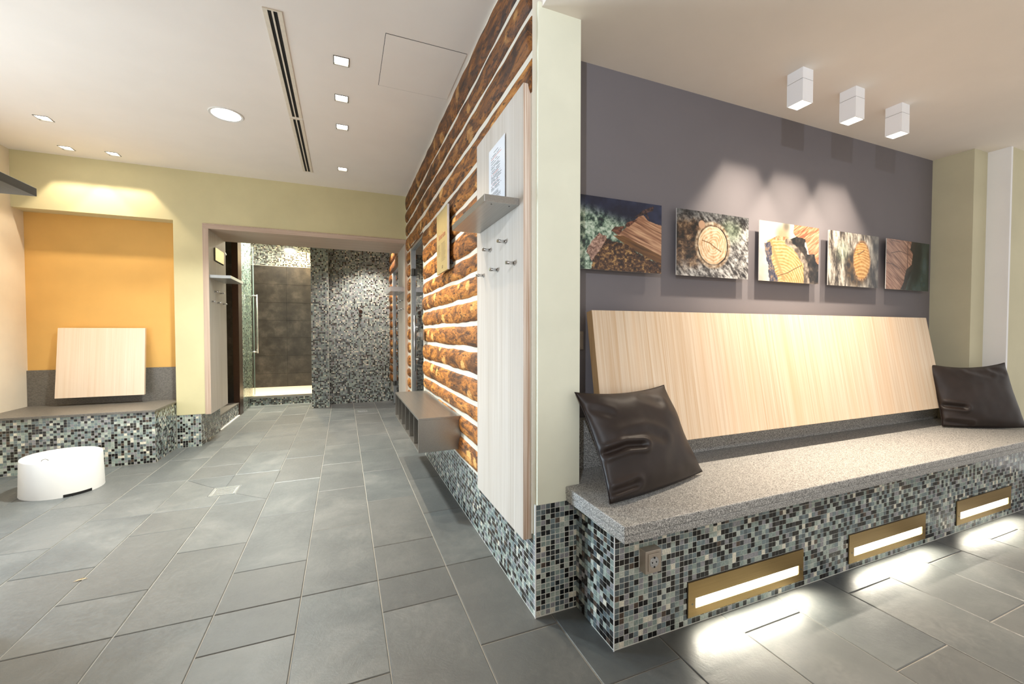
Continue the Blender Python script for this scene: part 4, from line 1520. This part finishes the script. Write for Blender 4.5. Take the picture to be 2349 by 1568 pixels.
# foot basin
fb_ = empty('foot_basin', (-2.0, 4.22, 0), 'white oval foot basin standing on the slate floor', 'basin')
bm = bmesh.new()
ca, sa = 0.637, -0.771
seg = 56
prof = [(1.035, 0.0), (1.03, 0.01), (1.0, 0.256), (0.985, 0.265), (0.90, 0.265), (0.885, 0.257), (0.80, 0.09), (0.70, 0.06), (0.0, 0.055)]
rings = []
for s_, z in prof:
    if s_ == 0:
        rings.append([bm.verts.new((-2.0, 4.22, z))])
        continue
    rg_ = []
    for i in range(seg):
        t_ = 2 * math.pi * i / seg
        a, b = 0.250 * s_ * math.cos(t_), 0.220 * s_ * math.sin(t_)
        rg_.append(bm.verts.new((-2.0 + a * ca - b * sa, 4.22 + a * sa + b * ca, z)))
    rings.append(rg_)
for r0, r1 in zip(rings[:-1], rings[1:]):
    for i in range(seg):
        if len(r1) == 1:
            bm.faces.new((r0[i], r0[(i + 1) % seg], r1[0]))
        else:
            bm.faces.new((r0[i], r0[(i + 1) % seg], r1[(i + 1) % seg], r1[i]))
finish('shell', bm, 'white_plastic', fb_, 0, True)
bm = bmesh.new()
prev = None
for i in range(13):
    ang = math.atan2(4.09 - 4.22, -1.88 + 2.0) + (i - 6) * 0.052
    dx, dy = math.cos(ang), math.sin(ang)
    lu, lv = dx * ca + dy * sa, -dx * sa + dy * ca
    rr = 1.0 / math.sqrt((lu / (0.250 * 1.035)) ** 2 + (lv / (0.220 * 1.035)) ** 2)
    ring = [bm.verts.new((-2.0 + dx * (rr + o_), 4.22 + dy * (rr + o_), z)) for o_, z in ((-0.02, 0.0), (0.0015, 0.0), (0.0008, 0.019), (-0.02, 0.019))]
    if prev:
        for j in range(4):
            bm.faces.new((prev[j], prev[(j + 1) % 4], ring[(j + 1) % 4], ring[j]))
    prev = ring
finish('base_gap', bm, 'black_void', fb_)
bm = bmesh.new()
for i in range(12):
    t0, t1 = math.pi * i / 12, math.pi * (i + 1) / 12
    f_ = lambda t_: (-2.155 + 0.012 + 0.020 * math.cos(t_), 4.30 + 0.004, 0.205 + 0.014 * math.sin(t_))
    add_cyl(bm, f_(t0), f_(t1), 0.0022, 6)
finish('overflow_ring', bm, 'steel_dark', fb_, 0, True)

# ------------------------------------------------------------------ passage racks
pr_ = empty('coat_rack', (-1.30, 5.6, 1.5), 'steel pegs on the wooden lining at the left of the passage', 'coat rack', 'passage pegs')
for y, z in ((5.441, 1.640), (5.662, 1.640), (5.33, 1.526), (5.545, 1.526), (5.774, 1.526)):
    peg(pr_, -1.30, y, z, 1)
shelf('pale steel shelf on the left lining of the passage', (-1.30, 5.262, 1.772), (-1.110, 5.86, 1.803), 'aluminium')
ps = empty('wall_plate', (-1.30, 5.6, 1.98), 'small reflective metal plate on the left lining above the shelf', 'plate')
box('plate', (-1.296, 5.45, 1.985), (-1.288, 5.80, 2.125), 'plate_metal', ps, 0.001)
box('backing', (-1.30, 5.44, 1.975), (-1.296, 5.81, 2.118), 'dark_gap', ps)
s_ = shelf('bright steel shelf on the right lining of the passage', (0.540, 5.30, 1.700), (0.707, 5.90, 1.760), 'steel_bright')
pr2 = empty('coat_rack', (0.707, 5.6, 1.5), 'steel pegs on the wooden lining at the right of the passage', 'coat rack', 'passage pegs')
for y, z in ((5.44, 1.60), (5.66, 1.60), (5.35, 1.49), (5.55, 1.49), (5.76, 1.49)):
    peg(pr2, 0.707, y, z, -1)
# light wooden scribe strip where the far logs meet the mosaic
struct(box('trim_14', (0.745, 7.43, 0.36), (0.79, 7.495, 2.6), 'ash_lintel'))

# shelf at the left edge of the picture and the wall it hangs on
struct(box('wall_left_front', (-1.60, -1.6, 0.0), (-1.345, 2.30, HL + 0.02), 'paint_left'))
struct(box('trim_15', (-1.345, 1.0, 0.32), (-1.300, 2.27, 2.225), 'ash_white'))
shelf('dark steel shelf at the left edge of the picture', (-1.300, 1.55, 1.738), (-1.125, 2.255, 1.770), 'steel_dark')

# dry leaf on the floor
lf = bmesh.new()
pts = [(-0.024, 0, 0.001), (-0.012, 0.005, 0.004), (0.004, 0.006, 0.006), (0.018, 0.003, 0.003), (0.026, 0, 0.001), (0.016, -0.003, 0.002), (0.0, -0.004, 0.004), (-0.014, -0.003, 0.002)]
vs = [lf.verts.new((-1.19 + 0 + p[0], 2.62 + p[1] + p[0] * 0.3, p[2] + 0.001)) for p in pts]
lf.faces.new(vs)
bmesh.ops.solidify(lf, geom=lf.faces[:], thickness=0.001)
o = finish('dry_leaf', lf, 'dry_leaf')
tag(o, 'tiny dry leaf lying on the slate floor at the left', 'leaf')

# ------------------------------------------------------------------ cushions


def cushion(name, corners, T, lab, wrinkles, seed, concave=(0.07, 0.05), back=0.35):
    TL, TR, BR, BL = [Vector(c) for c in corners]
    n = 90
    cen = (TL + TR + BR + BL) / 4
    root = empty(name, (cen.x, cen.y, BZ1), lab, 'cushion', 'dark leather cushions')
    nrm_ = ((TR - TL) + (BR - BL)).cross((BL - TL) + (BR - TR)).normalized()
    if nrm_.dot(CAM - cen) < 0:
        nrm_ = -nrm_
    V, Fc = [], []
    w, h = (TR - TL).length, (TL - BL).length

    def base(s, t):
        s2 = s * (1 - concave[0] * (1 - t * t))
        t2 = t * (1 - (concave[1] if t > 0 else -0.035) * (1 - s * s))
        a, b = (s2 + 1) / 2, (t2 + 1) / 2
        return (BL * (1 - a) + BR * a) * (1 - b) + (TL * (1 - a) + TR * a) * b
    for side in (1, -1):
        for i in range(n + 1):
            for j in range(n + 1):
                s, t = -1 + 2 * i / n, -1 + 2 * j / n
                p = base(s, t)
                th_ = T * (1.0 if side == 1 else back) * (max(0, 1 - abs(s) ** 2.4) ** 0.55) * (max(0, 1 - abs(t) ** 2.4) ** 0.55)
                d = 0.0
                em = min(1, (1 - abs(s)) * 14) * min(1, (1 - abs(t)) * 14)
                if side == 1:
                    for pts_, A, wd in wrinkles:
                        dist = 9
                        for (a0, b0), (a1, b1) in zip(pts_[:-1], pts_[1:]):
                            vx, vy = a1 - a0, b1 - b0
                            q = max(0, min(1, ((s - a0) * vx + (t - b0) * vy) / (vx * vx + vy * vy)))
                            dist = min(dist, math.hypot(s - a0 - q * vx, t - b0 - q * vy))
                        x = dist / wd
                        d += A * (math.exp(-x * x) - 0.55 * math.exp(-((x - 1.9) / 0.9) ** 2))
                d += mnoise.noise((s * 1.6, t * 1.6, seed)) * 0.010 + mnoise.noise((s * 4, t * 3, seed + 3)) * 0.003
                V.append(p + nrm_ * side * max(0.0, th_ + d * em))
        off = 0 if side == 1 else (n + 1) ** 2
        for i in range(n):
            for j in range(n):
                a = off + i * (n + 1) + j
                q = (a, a + n + 1, a + n + 2, a + 1)
                Fc.append(q if side == 1 else q[::-1])
    zmin = BZ1 + 0.001
    V = [Vector((p.x, p.y, max(p.z, zmin))) for p in V]
    me = bpy.data.meshes.new('cover')
    me.from_pydata(V, [], Fc)
    bm = bmesh.new()
    bm.from_mesh(me)
    bmesh.ops.remove_doubles(bm, verts=bm.verts, dist=0.0004)
    bmesh.ops.recalc_face_normals(bm, faces=bm.faces)
    bm.to_mesh(me)
    bm.free()
    for p in me.polygons:
        p.use_smooth = True
    link('cover', me, root, 'leather')
    # seam along the edge
    bm = bmesh.new()
    per = [(-1 + 2 * i / 40, 1) for i in range(40)] + [(1, 1 - 2 * i / 40) for i in range(40)] + [(1 - 2 * i / 40, -1) for i in range(40)] + [(-1, -1 + 2 * i / 40) for i in range(40)]
    ring_pts = [base(s, t) for s, t in per]
    N_ = len(ring_pts)
    prev = first = None
    for i in range(N_):
        p = ring_pts[i]
        p = Vector((p.x, p.y, max(p.z, zmin + 0.002)))
        out = (p - cen).normalized()
        r = 0.0022
        ring = [bm.verts.new(p + (out * math.cos(a) + nrm_ * math.sin(a)) * r) for a in (0, math.pi / 2, math.pi, 3 * math.pi / 2)]
        if prev:
            for j in range(4):
                bm.faces.new((prev[j], prev[(j + 1) % 4], ring[(j + 1) % 4], ring[j]))
        else:
            first = ring
        prev = ring
    for j in range(4):
        bm.faces.new((prev[j], prev[(j + 1) % 4], first[(j + 1) % 4], first[j]))
    finish('seam', bm, 'leather', root, 0, True)
    return root


cushion('leather_cushion', [(0.902, 1.520, 0.946), (1.440, 1.588, 0.943), (1.532, 1.436, 0.556), (0.925, 1.300, 0.552)], 0.084,
        'dark brown leather cushion at the pier end of the bench',
        [([(-0.98, -0.20), (-0.62, -0.16), (-0.36, -0.20)], -0.016, 0.055), ([(-0.55, -0.02), (-0.15, 0.0), (0.10, -0.14)], -0.006, 0.10),
         ([(-0.95, -0.84), (-0.60, -0.80)], -0.010, 0.055), ([(0.15, 0.80), (0.45, 0.62)], -0.0035, 0.10), ([(-0.9, 0.62), (-0.7, 0.5)], -0.004, 0.07)], 2.0, (0.085, 0.11))
cushion('leather_cushion', [(3.865, 1.640, 0.975), (4.300, 1.400, 0.985), (4.300, 1.290, 0.552), (3.830, 1.530, 0.552)], 0.078,
        'dark brown leather cushion in the corner end of the bench',
        [([(-0.95, -0.35), (-0.58, -0.42)], -0.013, 0.06), ([(-0.9, -0.86), (-0.45, -0.92)], -0.010, 0.06), ([(-0.1, 0.85), (0.35, 0.66)], -0.004, 0.08),
         ([(0.5, 0.85), (0.75, 0.7)], -0.004, 0.07)], 8.0, (0.06, 0.16))

# ------------------------------------------------------------------ assumed lamps of the passage and showers, none in view
light('assumed_passage_spot', 'SPOT', (0.40, 6.85, 2.95), 170, (1.0, 0.87, 0.78), target=(0.40, 6.95, 0), spot_size=math.radians(84), spot_blend=0.5, shadow_soft_size=0.04)
light('assumed_passage_lamp', 'AREA', (-1.12, 7.50, 2.95), 34, (1.0, 1.0, 0.84), target=(-1.25, 7.52, 0), shape='DISK', size=0.15, spread=math.radians(110))  # unseen; placed to brighten the mosaic strip behind the glass
light('assumed_shower_spot', 'SPOT', (-0.75, 8.85, 2.96), 95, (1.0, 0.70, 0.32), target=(-0.75, 8.85, 0), spot_size=math.radians(120), spot_blend=0.4, shadow_soft_size=0.04)
light('assumed_shower_lamp', 'AREA', (-1.05, 8.15, 2.96), 36, (1.0, 0.94, 0.80), target=(-1.25, 7.9, 0), shape='DISK', size=0.2)
